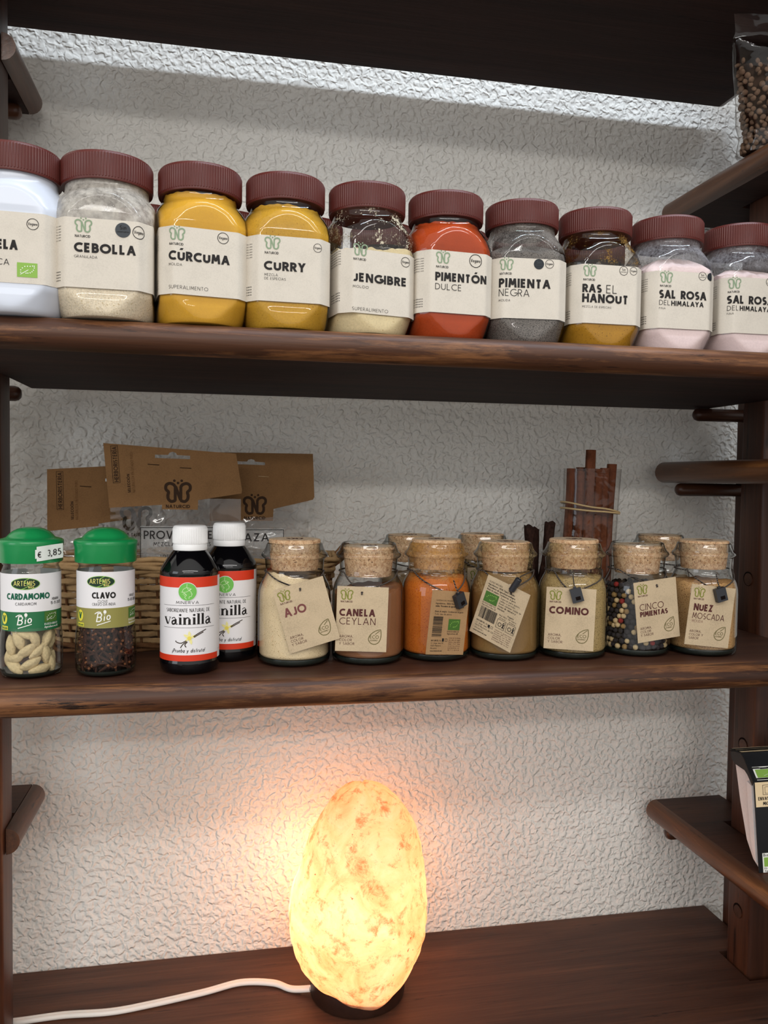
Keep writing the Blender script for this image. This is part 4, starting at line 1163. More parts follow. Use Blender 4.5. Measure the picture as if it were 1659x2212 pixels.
def green_bottle(label, x, y, name, name_col, subs, band, band_y, eu_s, extra, price, logo_s, rot=0, lb=.0415, lt=.0905):
    t = thing('spice_bottle', label, 'bottle', (x, y, ZM), math.radians(rot), 'green-capped spice bottles')
    g = MB(); g.lathe(GB, 64, 'bottle_glass', True, False); g.build('glass_body', t, 50)
    b = MB(); b.lathe([(.019, .0008), (.0225, .0016), (.0244, .0040), (.0246, .0052), (.015, .0040), (.001, .0038)], 48, 'glass_base'); b.build('glass_foot', t, 40)
    c = MB(); c.lathe([(.0250, .0995), (.0258, .0992), (.0262, .1000), (.0264, .1120), (.0270, .1145), (.0271, .1165), (.0266, .1180), (.0255, .1188), (.0225, .1196), (.0200, .1204), (.0185, .1222), (.0155, .1252), (.0110, .1276), (.0060, .1288), (.0002, .1291)], 72, 'cap_green')
    c.build('cap', t, 60)
    L = MB(); R_ = .0246; P = lambda s, z: (R_ * math.sin(s / R_), -R_ * math.cos(s / R_), z); I = lambda s, z: ((R_ + .0002) * math.sin(s / R_), -(R_ + .0002) * math.cos(s / R_), z); J = lambda s, z: ((R_ + .0004) * math.sin(s / R_), -(R_ + .0004) * math.cos(s / R_), z)
    hw = .072
    L.poly2d(rect(-hw, band_y, hw, lt, 60), P, 'label_white'); L.poly2d(rect(-hw, lb, hw, band_y, 60), P, band)
    L.poly2d(disc(logo_s, lt - .0083, .0118, .0050, 36), I, 'badge_green')
    L.poly2d(ring(logo_s, lt - .0083, .0116, .00022, 36, .0048), J, 'badge_line')
    L.poly2d(text('ARTEMIS', logo_s - .0094, lt - .0100, .0042, .055, .0172), J, 'badge_gold'); L.poly2d(text('BIO', logo_s + .0026, lt - .0120, .0016, .11, .0044), J, 'badge_gold')
    L.poly2d([ribbon(smooth([(logo_s + .0035, lt - .0038), (logo_s - .0005, lt - .0063), (logo_s + .0035, lt - .0093), (logo_s - .0005, lt - .0120), (logo_s - .0036, lt - .0130)], 5), .00022)], J, 'badge_line')
    for txt, s, z, h, wt, wd in name: L.poly2d(text(txt, s, z, h, wt, wd), I, name_col)
    for txt, s, z, h, wt, wd in subs: L.poly2d(text(txt, s, z, h, wt, wd), I, 'ink')
    cx = logo_s + extra
    L.poly2d(text('B', cx - .0058, lb + .0055, .0080, .06, .0044, .18, 10) + [ribbon(smooth([(cx - .0068, lb + .0125), (cx - .0040, lb + .0142), (cx - .0015, lb + .0138)], 4), .0004)] + text('i', cx + .0006, lb + .0065, .0066, .07, .0009, .1) + text('o', cx + .0026, lb + .0070, .0068, .07, .0034, .1) + disc(cx + .0016, lb + .0142, .0013, .0017, 10) + [ribbon([(cx - .0050, lb + .0028), (cx + .0062, lb + .0062)], .00035)], I, 'white_print')
    L.poly2d(rect(eu_s, lb + .0068, eu_s + .0130, lb + .0160, 8), I, 'eco_green_dark'); L.poly2d(eu_leaf(eu_s, lb + .0068, eu_s + .0130, lb + .0160), J, 'white_print')
    L.poly2d(text('ES-ECO-020-CV', eu_s, lb + .0045, .0017, .08, .0135) + text('Agricultura no UE', eu_s, lb + .0020, .0017, .08, .0140), I, 'white_print')
    vs = logo_s - .0200
    L.poly2d(disc(vs, lb + .0105, .0036, .0050, 20), I, 'vegan_yellow'); L.poly2d(text('V', vs - .0020, lb + .0078, .0056, .11, .0038), J, 'text_green'); L.poly2d(rect(vs - .0038, lb + .0010, vs + .0044, lb + .0042, 4), I, 'vegan_yellow'); L.poly2d(text('VEGAN', vs - .0030, lb + .0016, .0018, .09, .0066), J, 'text_green')
    L.build('label', t, 60)
    if price:
        q = MB(); rp = .0272; a0 = math.radians(-58)
        Q = lambda s, z, h=0: ((rp + h + max(0, s - .004) * .55) * math.cos(a0 + s / rp), (rp + h) * math.sin(a0 + s / rp), z)
        out = [(-.0085, .1035), (-.0085, .0), (0, 0)]
        q.poly2d(rect(-.0080, .1020, .0125, .1145, 12) + rect(-.0092, .1045, -.0080, .1120), lambda s, z: Q(s, z + s * .10), 'price_paper')
        q.poly2d(text('\u20ac', -.0072, .1050, .0052, .07, .0030) + text('3,85', .0012, .1050, .0056, .06, .0098), lambda s, z: Q(s, z + s * .10, .0003), 'ink')
        q.build('price_sticker', t, 60)
    return t


green_bottle('green-capped bottle of pale pods labelled CARDAMOMO with a price sticker', -.1609, .7612, [('CARDAMOMO', -.0186, .0687, .0054, .115, .0365)], 'text_green',
             [('CARDAMOM', -.0104, .0638, .0025, .05, .0170), ('H06044', .0205, .0668, .0024, .07, .0080), ('15-11-2025', .0190, .0632, .0026, .07, .0130)], 'label_green', .0581, .0132, -.0010, True, -.0023, 6)
green_bottle('green-capped bottle of dark cloves labelled CLAVO', -.0980, .7582, [('CLAVO', -.0102, .0692, .0054, .115, .0196)], 'ink',
             [('CLOVE', -.0052, .0655, .0024, .045, .0080), ('CRAVO-DA-INDIA', -.0102, .0630, .0024, .045, .0195), ('H0621', .0235, .0690, .0024, .07, .0080), ('15-03-2026', .0215, .0652, .0026, .07, .0130)], 'label_olive', .0606, .0225, .0020, False, -.0030, 4, .0434, .0920)

# cardamom pods
CX, CY = -.1609, .7612


def pod_mesh(seed):
    rnd = random.Random(seed); mb = MB(); rings = []; n = 14
    for k in range(n + 1):
        u = k / n; r = .0046 * (math.sin(PI * min(1, u * .94 + .03)) ** .75) * (1 - .18 * u) + .00015
        rings.append(((lambda th, r=r, u=u: (r * (1 + .10 * math.cos(3 * th) + .035 * math.cos(17 * th + 2 * u)), -.0098 + .0196 * u)), .0009 * math.sin(2.4 * u), 0))
    mb.polar(rings, 34, 'pod'); o = mb.build('pod', None, 80); me = o.data; bpy.data.objects.remove(o); return me


PODS = [pod_mesh(i) for i in range(2)]
rnd = random.Random(5)
POD_L = 'pale cardamom pod inside the green-capped bottle with the price sticker'
for s, z, tilt in ((-.0125, .0098, 62), (.0105, .0085, -76), (.0020, .0135, -58), (-.0110, .0182, -68), (.0145, .0205, 14), (-.0010, .0252, -52), (.0080, .0240, -44), (-.0165, .0280, 12), (-.0085, .0345, 22), (.0045, .0350, 26), (.0170, .0340, -20), (-.0190, .0180, -8), (.0200, .0120, 20), (-.0020, .0380, 70)):
    a = -PI / 2 + s / .0205 + .05; rr = .0196
    rz = a + PI / 2
    q = Matrix.Rotation(rz, 4, 'Z') @ Matrix.Rotation(math.radians(-tilt), 4, 'Y')
    inst(rnd.choice(PODS), 'cardamom_pod', (CX + rr * math.cos(a), CY + rr * math.sin(a), ZM + z), q.to_euler(), rnd.uniform(.92, 1.05), POD_L, 'cardamom pod', 'cardamom pods in the bottle')
for i in range(22):
    a = rnd.uniform(0, 2 * PI); rr = rnd.uniform(.002, .0105) if i < 10 else .0155
    if i >= 10: a = rnd.uniform(.1, PI - .1)
    inst(rnd.choice(PODS), 'cardamom_pod', (CX + rr * math.cos(a), CY + rr * math.sin(a), ZM + .010 + .030 * rnd.random()), (rnd.uniform(-.7, .7), rnd.uniform(-.7, .7), rnd.uniform(0, 6)), .95, POD_L, 'cardamom pod', 'cardamom pods in the bottle')

# cloves
VX, VY = -.0980, .7582


def clove_mesh(seed):
    rnd = random.Random(seed); mb = MB()
    mb.tube([(0, 0, -.0068), (.0002, 0, -.003), (0, .0002, .001), (0, 0, .0030)], [.0007, .0011, .0014, .0018], 'clove_bud', 8)
    for k in range(4):
        a = k * PI / 2 + rnd.uniform(-.2, .2)
        mb.tube([(0, 0, .0026), (.0017 * math.cos(a), .0017 * math.sin(a), .0036), (.0030 * math.cos(a), .0030 * math.sin(a), .0046)], [.0012, .0010, .0003], 'clove_bud', 6)
    vs = [Vector(d) * .0016 + Vector((0, 0, .0046)) for d in OCT]; mb.add(vs, OCTF, 'clove_head')
    o = mb.build('clove', None, 70); me = o.data; bpy.data.objects.remove(o); return me


CL = [clove_mesh(i) for i in range(3)]
rnd = random.Random(9)
for rw in range(10):
    z = .0085 + rw * .0037
    for i in range(12):
        a = math.radians(165 + 210 * (i + rnd.random() * .7) / 12)
        rr = interp([(zz, r) for r, zz in GB], z) - .0046 - rnd.uniform(0, .0016)
        q = Matrix.Rotation(a, 4, 'Z') @ Matrix.Rotation(rnd.uniform(0, 6.28), 4, 'X') @ Matrix.Rotation(rnd.uniform(-.4, .4), 4, 'Y')
        inst(rnd.choice(CL), 'clove', (VX + rr * math.cos(a), VY + rr * math.sin(a), ZM + z + rnd.uniform(-.001, .001)), q.to_euler(), rnd.uniform(.85, 1.05), 'dried dark clove inside the bottle labelled CLAVO', 'clove', 'cloves in the bottle')
heap('clove_heap', 'dark heap of cloves filling the middle of the clove bottle', 'cloves', VX, VY, ZM + .0065, ZM + .045, lambda z: .0152, .0024, 'pile_dark', 6)

# ------------------------------------------------------------------ vanilla flavouring bottles
VB = [(.0200, 0), (.0230, .0004), (.0252, .0024), (.0262, .0060), (.0264, .0100), (.0264, .0105), (.0260, .0115), (.0260, .0876), (.0264, .0886), (.0262, .0910), (.0250, .0938), (.0205, .1010), (.0160, .1070), (.0135, .1095), (.0130, .1120)]
SERIF = {
    'v': (.56, [([(.02, .66), (.30, 0)], .100), ([(.54, .66), (.33, 0)], .028), ([(-.06, .655), (.20, .655)], .018), ([(.42, .655), (.62, .655)], .018)]),
    'a': (.52, [([(.36, .10), (.36, .50)], .100), (smooth([(.36, .48), (.26, .66), (.08, .58), (.05, .50)], 5), .035), (smooth([(.34, .40), (.12, .32), (.06, .16), (.14, .02), (.30, .10), (.36, .18)], 5), .070), (smooth([(.38, .10), (.44, .02), (.53, .08)], 4), .035)]),
    'i': (.24, [([(.12, 0), (.12, .66)], .108), ([(-.02, .018), (.26, .018)], .020), ([(-.02, .645), (.12, .645)], .020), ([(.12, .80), (.12, .801), (.12, .96), (.12, .961)], .100)]),
    'n': (.62, [([(.12, 0), (.12, .66)], .108), ([(-.02, .018), (.26, .018)], .020), ([(-.02, .645), (.12, .645)], .020), (smooth([(.16, .48), (.30, .64), (.43, .60), (.48, .44)], 5), .050), ([(.48, 0), (.48, .50)], .108), ([(.34, .018), (.62, .018)], .020)]),
    'l': (.24, [([(.12, 0), (.12, 1.02)], .108), ([(-.02, .018), (.26, .018)], .020), ([(-.02, 1.0), (.12, 1.0)], .020)]),
}


def serif_text(txt, x, y, h, width):
    out = []; cx = 0; st = []
    for ch in txt:
        w_, ss = SERIF[ch]
        for pts, hw in ss: st.append(([(px + cx, py) for px, py in pts], hw))
        cx += w_ + .09
    sx = width / (cx - .09)
    for pts, hw in st:
        if pts[0] == (pts[0][0], .80) and len(pts) == 4:
            out += disc(x + pts[0][0] * sx, y + .89 * h, .095 * sx, .095 * h, 14); continue
        vs, fs = ribbon([(px * sx / h, py) for px, py in pts], hw)
        out.append(([(x + px * h, y + py * h) for px, py in vs], fs))
    return out


def vanilla_bottle(label, x, y, rot, sc=1.0):
    t = thing('flavouring_bottle', label, 'bottle', (x, y, ZM), math.radians(rot), 'vanilla flavouring bottles')
    g = MB(); g.lathe(VB, 72, 'amber_black'); g.build('bottle_body', t, 40)
    c = MB(); n = 240
    prof = [(.0140, .1092, 0), (.0150, .1090, 0), (.0152, .1096, 0), (.0152, .1136, 0), (.0146, .1142, 0), (.0150, .1148, 1), (.0153, .1160, 1), (.0153, .1278, 1), (.0150, .1290, 0), (.0144, .1303, 0), (.0130, .1309, 0), (.0002, .1311, 0)]
    c.polar([((lambda th, r=r, z=z, k=k: (r + (.00028 * math.cos(60 * th) if k else 0), z)), 0, 0) for r, z, k in prof], n, 'cap_white'); c.build('cap', t, 50)
    L = MB(); R_ = .0262
    def at(e): return lambda s, z: ((R_ + e) * math.sin(s / R_), -(R_ + e) * math.cos(s / R_), z)
    P, I, J, K = at(0), at(.0002), at(.0004), at(.0006); hw = .0800
    L.poly2d(rect(-hw, .0128, hw, .0868, 72), P, 'label_white')
    L.poly2d(rect(-.0480, .0128, .0290, .0182, 40), I, 'label_red'); L.poly2d(rect(-.0480, .0778, .0290, .0868, 40), I, 'label_red')
    L.poly2d(disc(-.0030, .0742, .0082, n=36), J, 'label_white'); L.poly2d(disc(-.0030, .0742, .0077, n=36), K, 'minerva_green')
    Q = at(.0008); c0 = (-.0030, .0742)
    face = [[(.012, .46), (.10, .20), (.44, .36)], [(-.52, -.10), (-.50, .22), (-.20, .44), (.10, .44), (.40, .30)], [(.14, .16), (.30, .06), (.40, -.04), (.38, -.14), (.52, -.26), (.44, -.32), (.46, -.42), (.38, -.54), (.20, -.56), (.16, -.80)], [(-.52, -.30), (-.30, -.20), (-.10, -.40), (-.30, -.60), (-.10, -.84)], [(-.70, -.02), (-.30, -.05), (.02, .05), (.40, .28)], [(-.40, -.10), (-.20, -.30), (-.40, -.42)], [(-.05, .90), (-.08, .46)]]
    for pl in face: L.poly2d([ribbon([(c0[0] + px * .0077, c0[1] + py * .0077) for px, py in smooth(pl, 4)], .00022)], Q, 'minerva_line')
    L.poly2d(text('MINERVA', -.0132, .0634, .0025, .06, .0200), I, 'ink')
    for z in (.0620, .0424): L.poly2d(rect(-.0270, z - .00012, .0230, z + .00012, 24), I, 'ink')
    L.poly2d(text('SABORIZANTE NATURAL DE', -.0232, .0562, .0032, .055, .0405), I, 'ink')
    L.poly2d(serif_text('vainilla', -.0252, .0452, .0095, .0440), I, 'ink')
    f0 = (-.0010, .0335)
    for k, a in enumerate((20, 95, 150, 215, 285)):
        ar = math.radians(a); ll = .0062 if k != 3 else .0050
        pts = [(0, 0), (.35, .20), (.7, .17), (1.0, 0), (.7, -.17), (.35, -.20)]
        L.poly2d([([(f0[0] + ll * (px * math.cos(ar) - py * math.sin(ar)), f0[1] + ll * (px * math.sin(ar) + py * math.cos(ar))) for px, py in pts], [tuple(range(6))])], at(.0002 + .00004 * k), 'petal')
    L.poly2d(disc(f0[0] - .0003, f0[1] - .0002, .0017, n=12), at(.0006), 'petal_core')
    for pl in (((.0030, .0010), (.0080, .0040), (.0145, .0068)), ((.0036, .0004), (.0080, .0028), (.0120, .0046)), ((-.0030, -.0022), (-.0075, -.0046), (-.0118, -.0036), (-.0122, -.0024)), ((-.0028, -.0030), (-.0062, -.0060), (-.0080, -.0088)), ((-.0020, -.0034), (-.0042, -.0060), (-.0030, -.0082))):
        L.poly2d([ribbon([(f0[0] + px, f0[1] + py) for px, py in smooth(pl, 4)], .00036)], at(.0003), 'ink_header')
    L.poly2d(text('\u00a1Prueba y disfruta!', -.0168, .0206, .0034, .06, .0290, .22), I, 'ink')
    rnd = random.Random(3)
    for i in range(9):
        x0 = .0305 + .0012 * (i % 2); L.poly2d(text('ingredientes agua aroma'[:10 + i], .0305 + .0014 * i, .0200, .0012, .09, .052, 0, 90), I, 'ink')
    L.build('label', t, 60)
    return t


vanilla_bottle('dark bottle labelled vainilla with a white cap, the nearer of the pair', -.0254, .7586, 4)
vanilla_bottle('dark bottle labelled vainilla with a white cap, behind and right of its twin', .0100, .8040, -2)

# ------------------------------------------------------------------ wicker basket behind
bt = thing('wicker_basket', 'woven wicker basket behind the bottles, holding the header-card bags', 'basket', (-.024, .885, ZM))
bz = .094


def basket_xy(u, z, off=0.0):
    """superellipse plan, flaring a little upwards"""
    a = .133 + .012 * z / bz + off; b = .049 + .006 * z / bz + off
    c_, s_ = math.cos(u), math.sin(u)
    return (a * math.copysign(abs(c_) ** .45, c_), b * math.copysign(abs(s_) ** .45, s_))


NST = 40; seg = NST * 6
us = []
acc = [0.0]; pr = basket_xy(0, .05)
for i in range(1, 1441):
    p_ = basket_xy(2 * PI * i / 1440, .05); acc.append(acc[-1] + math.hypot(p_[0] - pr[0], p_[1] - pr[1])); pr = p_


def u_at(f):
    target = f * acc[-1]; lo, hi = 0, 1440
    while hi - lo > 1:
        m_ = (lo + hi) // 2
        if acc[m_] <= target: lo = m_
        else: hi = m_
    return 2 * PI * (lo + (target - acc[lo]) / max(1e-9, acc[hi] - acc[lo])) / 1440


UA = [u_at(i / seg) for i in range(seg)]
wv = MB(); nrow = 11; rnd = random.Random(2)
for r_ in range(nrow):
    z = .012 + r_ * .0066; h = .0028
    vs = []
    for i, u in enumerate(UA):
        off = .0022 * math.cos(PI * i / 6 + PI * (r_ % 2)) + rnd.uniform(-.0002, .0002); dz = rnd.uniform(-.0004, .0004)
        for o2, hz in ((0, -h), (.0016, -h * .6), (.0016, h * .6), (0, h)):
            x_, y_ = basket_xy(u, z, off + o2); vs.append((x_, y_, z + hz + dz))
    fs = []
    for i in range(seg):
        j = (i + 1) % seg
        for k in range(4):
            k2 = (k + 1) % 4; fs.append((i * 4 + k, j * 4 + k, j * 4 + k2, i * 4 + k2))
    wv.add(vs, fs, 'wicker')
wv.build('weave', bt, 50)
st = MB()
for k in range(NST):
    u = UA[k * 6]; st.tube([(*basket_xy(u, z, .0006), z) for z in (.003, .03, .06, .084)], .0013, 'wicker_dark', 6)
st.build('stakes', bt, 60)
for nm, zs, rr, mt in (('rim', (.0805, .0850, .0893, .0920), .0026, 'wicker'), ('foot_band', (.0030, .0068, .0100), .0020, 'wicker_dark')):
    rm = MB()
    for q, z in enumerate(zs):
        rm.tube([(*basket_xy(UA[i], z, .0022 + .0016 * math.sin(2 * PI * i / 24 + q * 2.1)), z + .0014 * math.cos(2 * PI * i / 24 + q * 2.1)) for i in range(0, seg, 2)], rr, mt, 8, closed=True)
    rm.build(nm, bt, 60)
hd = MB()
for dy, ph in ((-.004, 0), (.004, 2), (0, 4)):
    hd.tube(smooth([(.140 + .001 * math.sin(ph), -.012 + dy, .072), (.145, -.012 + dy, .088), (.156 + .002 * math.sin(ph), -.008 + dy, .100 + .002 * math.cos(ph)), (.163, 0 + dy, .099 + .002 * math.sin(ph)), (.160, .010 + dy, .090), (.148, .012 + dy, .080)], 5), .0030, 'wicker_dark', 8)
hd.build('handle', bt, 60)

# ------------------------------------------------------------------ clear bags with kraft header cards standing in the basket


def header_bag(label, y, card, slot, staples, logo, herb, film, prints, lean=0.0, seed=0, milky=True):
    x0 = sum(p[0] for p in card) / len(card)
    t = thing('header_card_bag', label, 'bag', (x0, y, ZM + .012), 0, 'clear bags with kraft header cards'); zo = ZM + .012
    to = lambda x, z, h: (x - x0, -h + lean * (z - zo), z - zo)
    k = MB()
    hl = None
    if slot:
        cx, cz, w_, h_ = slot
        hl = [(cx - w_ / 2, cz - h_ / 2), (cx + w_ / 2, cz - h_ / 2 - .0006), (cx + w_ / 2, cz + h_ / 2 - .0006), (cx + .0045, cz + h_ / 2), (cx + .0032, cz + h_ * 1.15), (cx, cz + h_ * 1.45), (cx - .0032, cz + h_ * 1.15), (cx - .0045, cz + h_ / 2), (cx - w_ / 2, cz + h_ / 2)]
    k.prism(card, .0010, .0018, 'header_card', hole=hl, to=to)
    I = lambda x, z: to(x, z, .0021)
    if herb:
        hx, hz, hh, ang = herb          # lettering runs up the card
        ca, sa = math.cos(ang), math.sin(ang)
        loc = lambda u, v: I(hx + u * ca - v * sa, hz + u * sa + v * ca)
        k.poly2d(text('HERBORISTER\u00cdA', .0012, .0013, .0042, .085, hh - .0024), loc, 'ink_header'); k.poly2d(frame(0, 0, hh, .0070, .0004), loc, 'ink_header')
        k.poly2d(text('SELECCI\u00d3N', -.0105, -.0095, .0026, .10, .0190), loc, 'ink_header'); k.poly2d(text('NATURALEZA EN ESTADO PURO', -.0105, -.0140, .0026, .05, .0410), loc, 'ink_header_faint')
    if logo:
        lx, lz, ls = logo
        k.poly2d(butterfly(lx, lz, ls, .07), I, 'ink_header'); k.poly2d(text('NATURCID', lx - ls * .56, lz - ls * .76, ls * .16, .11, ls * 1.12), I, 'ink_header')
    k.build('header_card', t, 30)
    for sx, sz, col in staples:
        s_ = MB(); a, b = Vector(to(sx - .0055, sz + .0003, .0024)), Vector(to(sx + .0055, sz - .0003, .0024)); s_.tube([a + Vector((0, .001, 0)), a, b, b + Vector((0, .001, 0))], .00036, col, 6); s_.build('staple', t, 60)
    # the film pouch
    fx0, fx1, fz1 = film; fz0 = ZM + .016
    rnd = random.Random(seed); ph = [rnd.uniform(0, 6.28) for _ in range(8)]
    f = MB(); nx, nz = 26, 26
    for sgn in (1, -1):
        vs = []
        for i in range(nx + 1):
            for j in range(nz + 1):
                a, b = i / nx, j / nz; z = fz0 + (fz1 - fz0) * b; q = min(1, max(0, (ZM + .100 - z) / .03)); lo_, hi_ = fx0 + (max(fx0, -.138) - fx0) * q, fx1 + (min(fx1, .088) - fx1) * q; x = lo_ + (hi_ - lo_) * a
                puff = (math.sin(PI * a) ** .6) * (1 - b ** 3) * .010 * (.5 + .5 * (1 - b))
                wr = .0016 * math.sin(9 * a + 4 * b + ph[0]) * math.sin(7 * b + ph[1]) + .0009 * math.sin(23 * a - 11 * b + ph[2])
                vs.append(to(x, z, sgn * (puff + wr * (1 - b) * math.sin(PI * a)) + .0002 * sgn))
        fs = [(i * (nz + 1) + j, (i + 1) * (nz + 1) + j, (i + 1) * (nz + 1) + j + 1, i * (nz + 1) + j + 1) for i in range(nx) for j in range(nz)]
        if sgn < 0: fs = [tuple(reversed(q)) for q in fs]
        f.add(vs, fs, 'film')
    f.build('film_pouch', t, 60)
    if prints:
        q = MB(); px0, pz0, px1, pz1, lines = prints
        PF = lambda x, z: to(x, z, .0125)
        q.poly2d(rect(px0, pz0, px1, pz1, 4), lambda x, z: to(x, z, .0121), 'milk_film'); q.poly2d(frame(px0, pz0 + .002, px1, pz1 - .001, .0007), PF, 'ink')
        for txt, x, z, h, wt, wd in lines: q.poly2d(text(txt, x, z, h, wt, wd), PF, 'ink')
        q.build('printed_label', t, 60)
    return t


header_bag('clear bag with a kraft header card, left one half behind its neighbour', .9050, [(-.1750, -.0590), (-.1243, -.0535), (-.1243, -.0510), (-.0800, -.0440), (-.0800, .0094), (-.1174, .0094), (-.1750, .0054)], (-.1030, -.0050, .0290, .0030), [(-.1370, -.0120, 'ink_header')], (-.0860, -.0450, .0260), (-.1585, -.0365, .0400, math.radians(91)), (-.1720, -.0750, -.0420), None, seed=1)
header_bag('clear bag with a kraft header card reading PROV, front one of the three', .8720, [(-.1092, -.0330), (-.0574, -.0296), (-.0574, -.0342), (-.0215, -.0346), (-.0212, -.0246), (.0231, -.0172), (.0236, -.0140), (.0172, .0242), (-.1150, .0325)], (-.0470, .0200, .0350, .0034), [(-.0660, .0115, 'ink_header'), (-.0340, .0085, 'ink_header')], (-.0415, -.0165, .0215), (-.0985, -.0075, .0380, math.radians(94)), (-.1085, .0225, -.0230),
           (-.0780, -.0900, .0190, -.0510, [('PROVENZALE', -.0745, -.0640, .0085, .075, .0680), ('MEZCLA DE ESPECIAS', -.0650, -.0712, .0040, .06, .0570), ('LOTE', -.0780 + .020, -.0830, .003, .06, .010), ('CONSUMIR PREFERENTE', -.0700, -.0878, .0030, .06, .045)]), seed=2)
header_bag('clear bag with a kraft header card, right one with a bare brass staple', .9160, [(.0588, -.0481), (.0592, -.0349), (.1029, -.0244), (.1045, -.0213), (.1025, .0268), (-.0100, .0266), (-.0100, -.0485)], (.0345, .0155, .0300, .0030), [(.0480, .0008, 'wire')], (.0388, -.0310, .0205), None, (-.0050, .0985, -.0300),
           (-.0250, -.0960, .0700, -.0560, [('MOSTAZA', -.0120, -.0700, .0088, .075, .0660), ('GRANO', -.0000, -.0790, .0040, .06, .020)]), seed=3)

# ------------------------------------------------------------------ cinnamon sticks in a clear sleeve, liquorice roots
rnd = random.Random(12)
base = Vector((.426, .905, ZM))
CS = [(-.026, -.004, -.0195, .0150, .0052), (-.0155, -.009, -.0095, .0120, .0052), (-.0050, -.011, .0020, .0370, .0058), (.0060, -.010, .0125, .0150, .0052), (.0165, -.007, .0225, .0160, .0052), (.0265, -.002, .0335, .0210, .0054), (-.020, .006, -.0140, .0110, .0052), (-.010, .003, -.0040, .0165, .0052), (.0020, .003, .0075, .0170, .0054), (.0130, .005, .0185, .0120, .0052), (.0220, .008, .0275, .0150, .0050)]
labs = {2: 'reddish brown cinnamon stick poking highest out of the bundle', 0: 'cinnamon stick at the left side of the banded bundle', 5: 'cinnamon stick at the right side of the banded bundle, leaning right'}
for i, (bx, by, tx, tz, r) in enumerate(CS):
    p0 = base + Vector((bx, by * .9, .0065)); p1 = Vector((base.x + tx, base.y + by + .004, tz))
    o = bpy.data.objects.new('x', None)
    mb = MB(); L_ = (p1 - p0).length; n = 14
    # rolled bark: a scrolled, slightly wandering tube
    pts = [Vector((.0007 * math.sin(i + 5 * k / n), .0007 * math.cos(2 * i + 4 * k / n), L_ * k / n)) for k in range(n + 1)]
    rings = []
    for k, q in enumerate(pts):
        rings.append(((lambda th, k=k, q=q: (r * (1 + .08 * math.sin(3 * th + i) + .05 * math.sin(7 * th + .6 * k)) * (1 - .22 * math.exp(-((th - 4.4) / .25) ** 2)), q.z)), q.x, q.y))
    rings += [((lambda th, q=pts[-1]: (r * .6, q.z)), pts[-1].x, pts[-1].y), ((lambda th, q=pts[-1]: (r * .5, q.z - .006)), pts[-1].x, pts[-1].y)]
    mb.polar(rings, 28, 'bark'); ob = mb.build('cinnamon_stick', None, 50)
    ob.location = p0; ob.rotation_euler = (p1 - p0).to_track_quat('Z', 'Y').to_euler()
    tag(ob, labs.get(i, 'cinnamon stick within the rubber-banded bundle'), 'cinnamon stick', 'cinnamon sticks in the clear sleeve')
sl = MB(); rings = []
for z, cx, a, b in ((.004, .426, .0330, .021), (.06, .428, .0325, .022), (.10, .4295, .0325, .022), (.135, .4312, .0322, .021), (.150, .4318, .0322, .021), (.175, .4330, .0330, .020), (.190, .4338, .0335, .020)):
    rings.append(((lambda th, z=z, a=a, b=b: ((1 / ((abs(math.cos(th)) / a) ** 3 + (abs(math.sin(th)) / b) ** 3) ** (1 / 3)) * (1 + .02 * math.sin(9 * th + 30 * z)), z)), cx - .426, 0))
sl.polar(rings, 56, 'sleeve_film', True, False); so = sl.build('clear_sleeve', None, 60); so.location = base
tag(so, 'clear plastic sleeve round the bundle of cinnamon sticks', 'sleeve')
rb = MB()
for dz, k in ((0, 0), (.004, 1)):
    rb.tube([(.0056 + .0338 * math.copysign(abs(math.cos(a)) ** .7, math.cos(a)), .0232 * math.copysign(abs(math.sin(a)) ** .7, math.sin(a)), .1405 + dz - .10 * .0312 * math.cos(a) * (1 + k)) for a in [2 * PI * q / 48 for q in range(48)]], .0011, 'rubber', 8, closed=True)
ro = rb.build('rubber_band', None, 60); ro.location = base
tag(ro, 'tan rubber band round the cinnamon bundle', 'rubber band')
for lab, p0, p1, r in (('dark liquorice root leaning right beside the cinnamon bundle, taller one', (.352, .872, ZM + .006), (.3725, .880, -.0480), .0060), ('dark liquorice root with a broken top, shorter left one of the pair', (.3475, .884, ZM + .006), (.3520, .890, -.0530), .0066), ('thin dark liquorice root wedged between two thicker ones', (.357, .893, ZM + .005), (.3610, .898, -.0560), .0045)):
    p0, p1 = Vector(p0), Vector(p1); L_ = (p1 - p0).length; n = 18; mb = MB(); rnd = random.Random(int(r * 1e5))
    ph = [rnd.uniform(0, 6) for _ in range(4)]; rings = []
    for k in range(n + 1):
        u = k / n
        rings.append(((lambda th, u=u: (r * (1 + .14 * math.sin(2 * th + 5 * u + ph[0]) + .10 * math.sin(5 * th + 9 * u + ph[1]) + .05 * math.sin(11 * th + 20 * u)), L_ * u + (.0024 * math.sin(th + ph[2]) + .0010 * math.sin(4 * th) if u == 1 else 0))), .0016 * math.sin(5 * u + ph[2]), .0012 * math.sin(7 * u + ph[3])))
    mb.polar(rings, 26, 'bark_dark'); ob = mb.build('liquorice_root', None, 50); ob.location = p0; ob.rotation_euler = (p1 - p0).to_track_quat('Z', 'Y').to_euler()
    tag(ob, lab, 'root', 'liquorice roots')


# ------------------------------------------------------------------ salt lamp
LX, LY = .1570, .897
lt = thing('salt_lamp', 'glowing orange salt rock lamp on the bottom board', 'lamp', (LX, LY, ZB))
bs = MB(); bs.lathe([(.0500, 0), (.0525, .001), (.0535, .004), (.0535, .022), (.0525, .025), (.0500, .0265), (.001, .0265)], 72, 'base_dark'); bs.build('wooden_base', lt, 40)
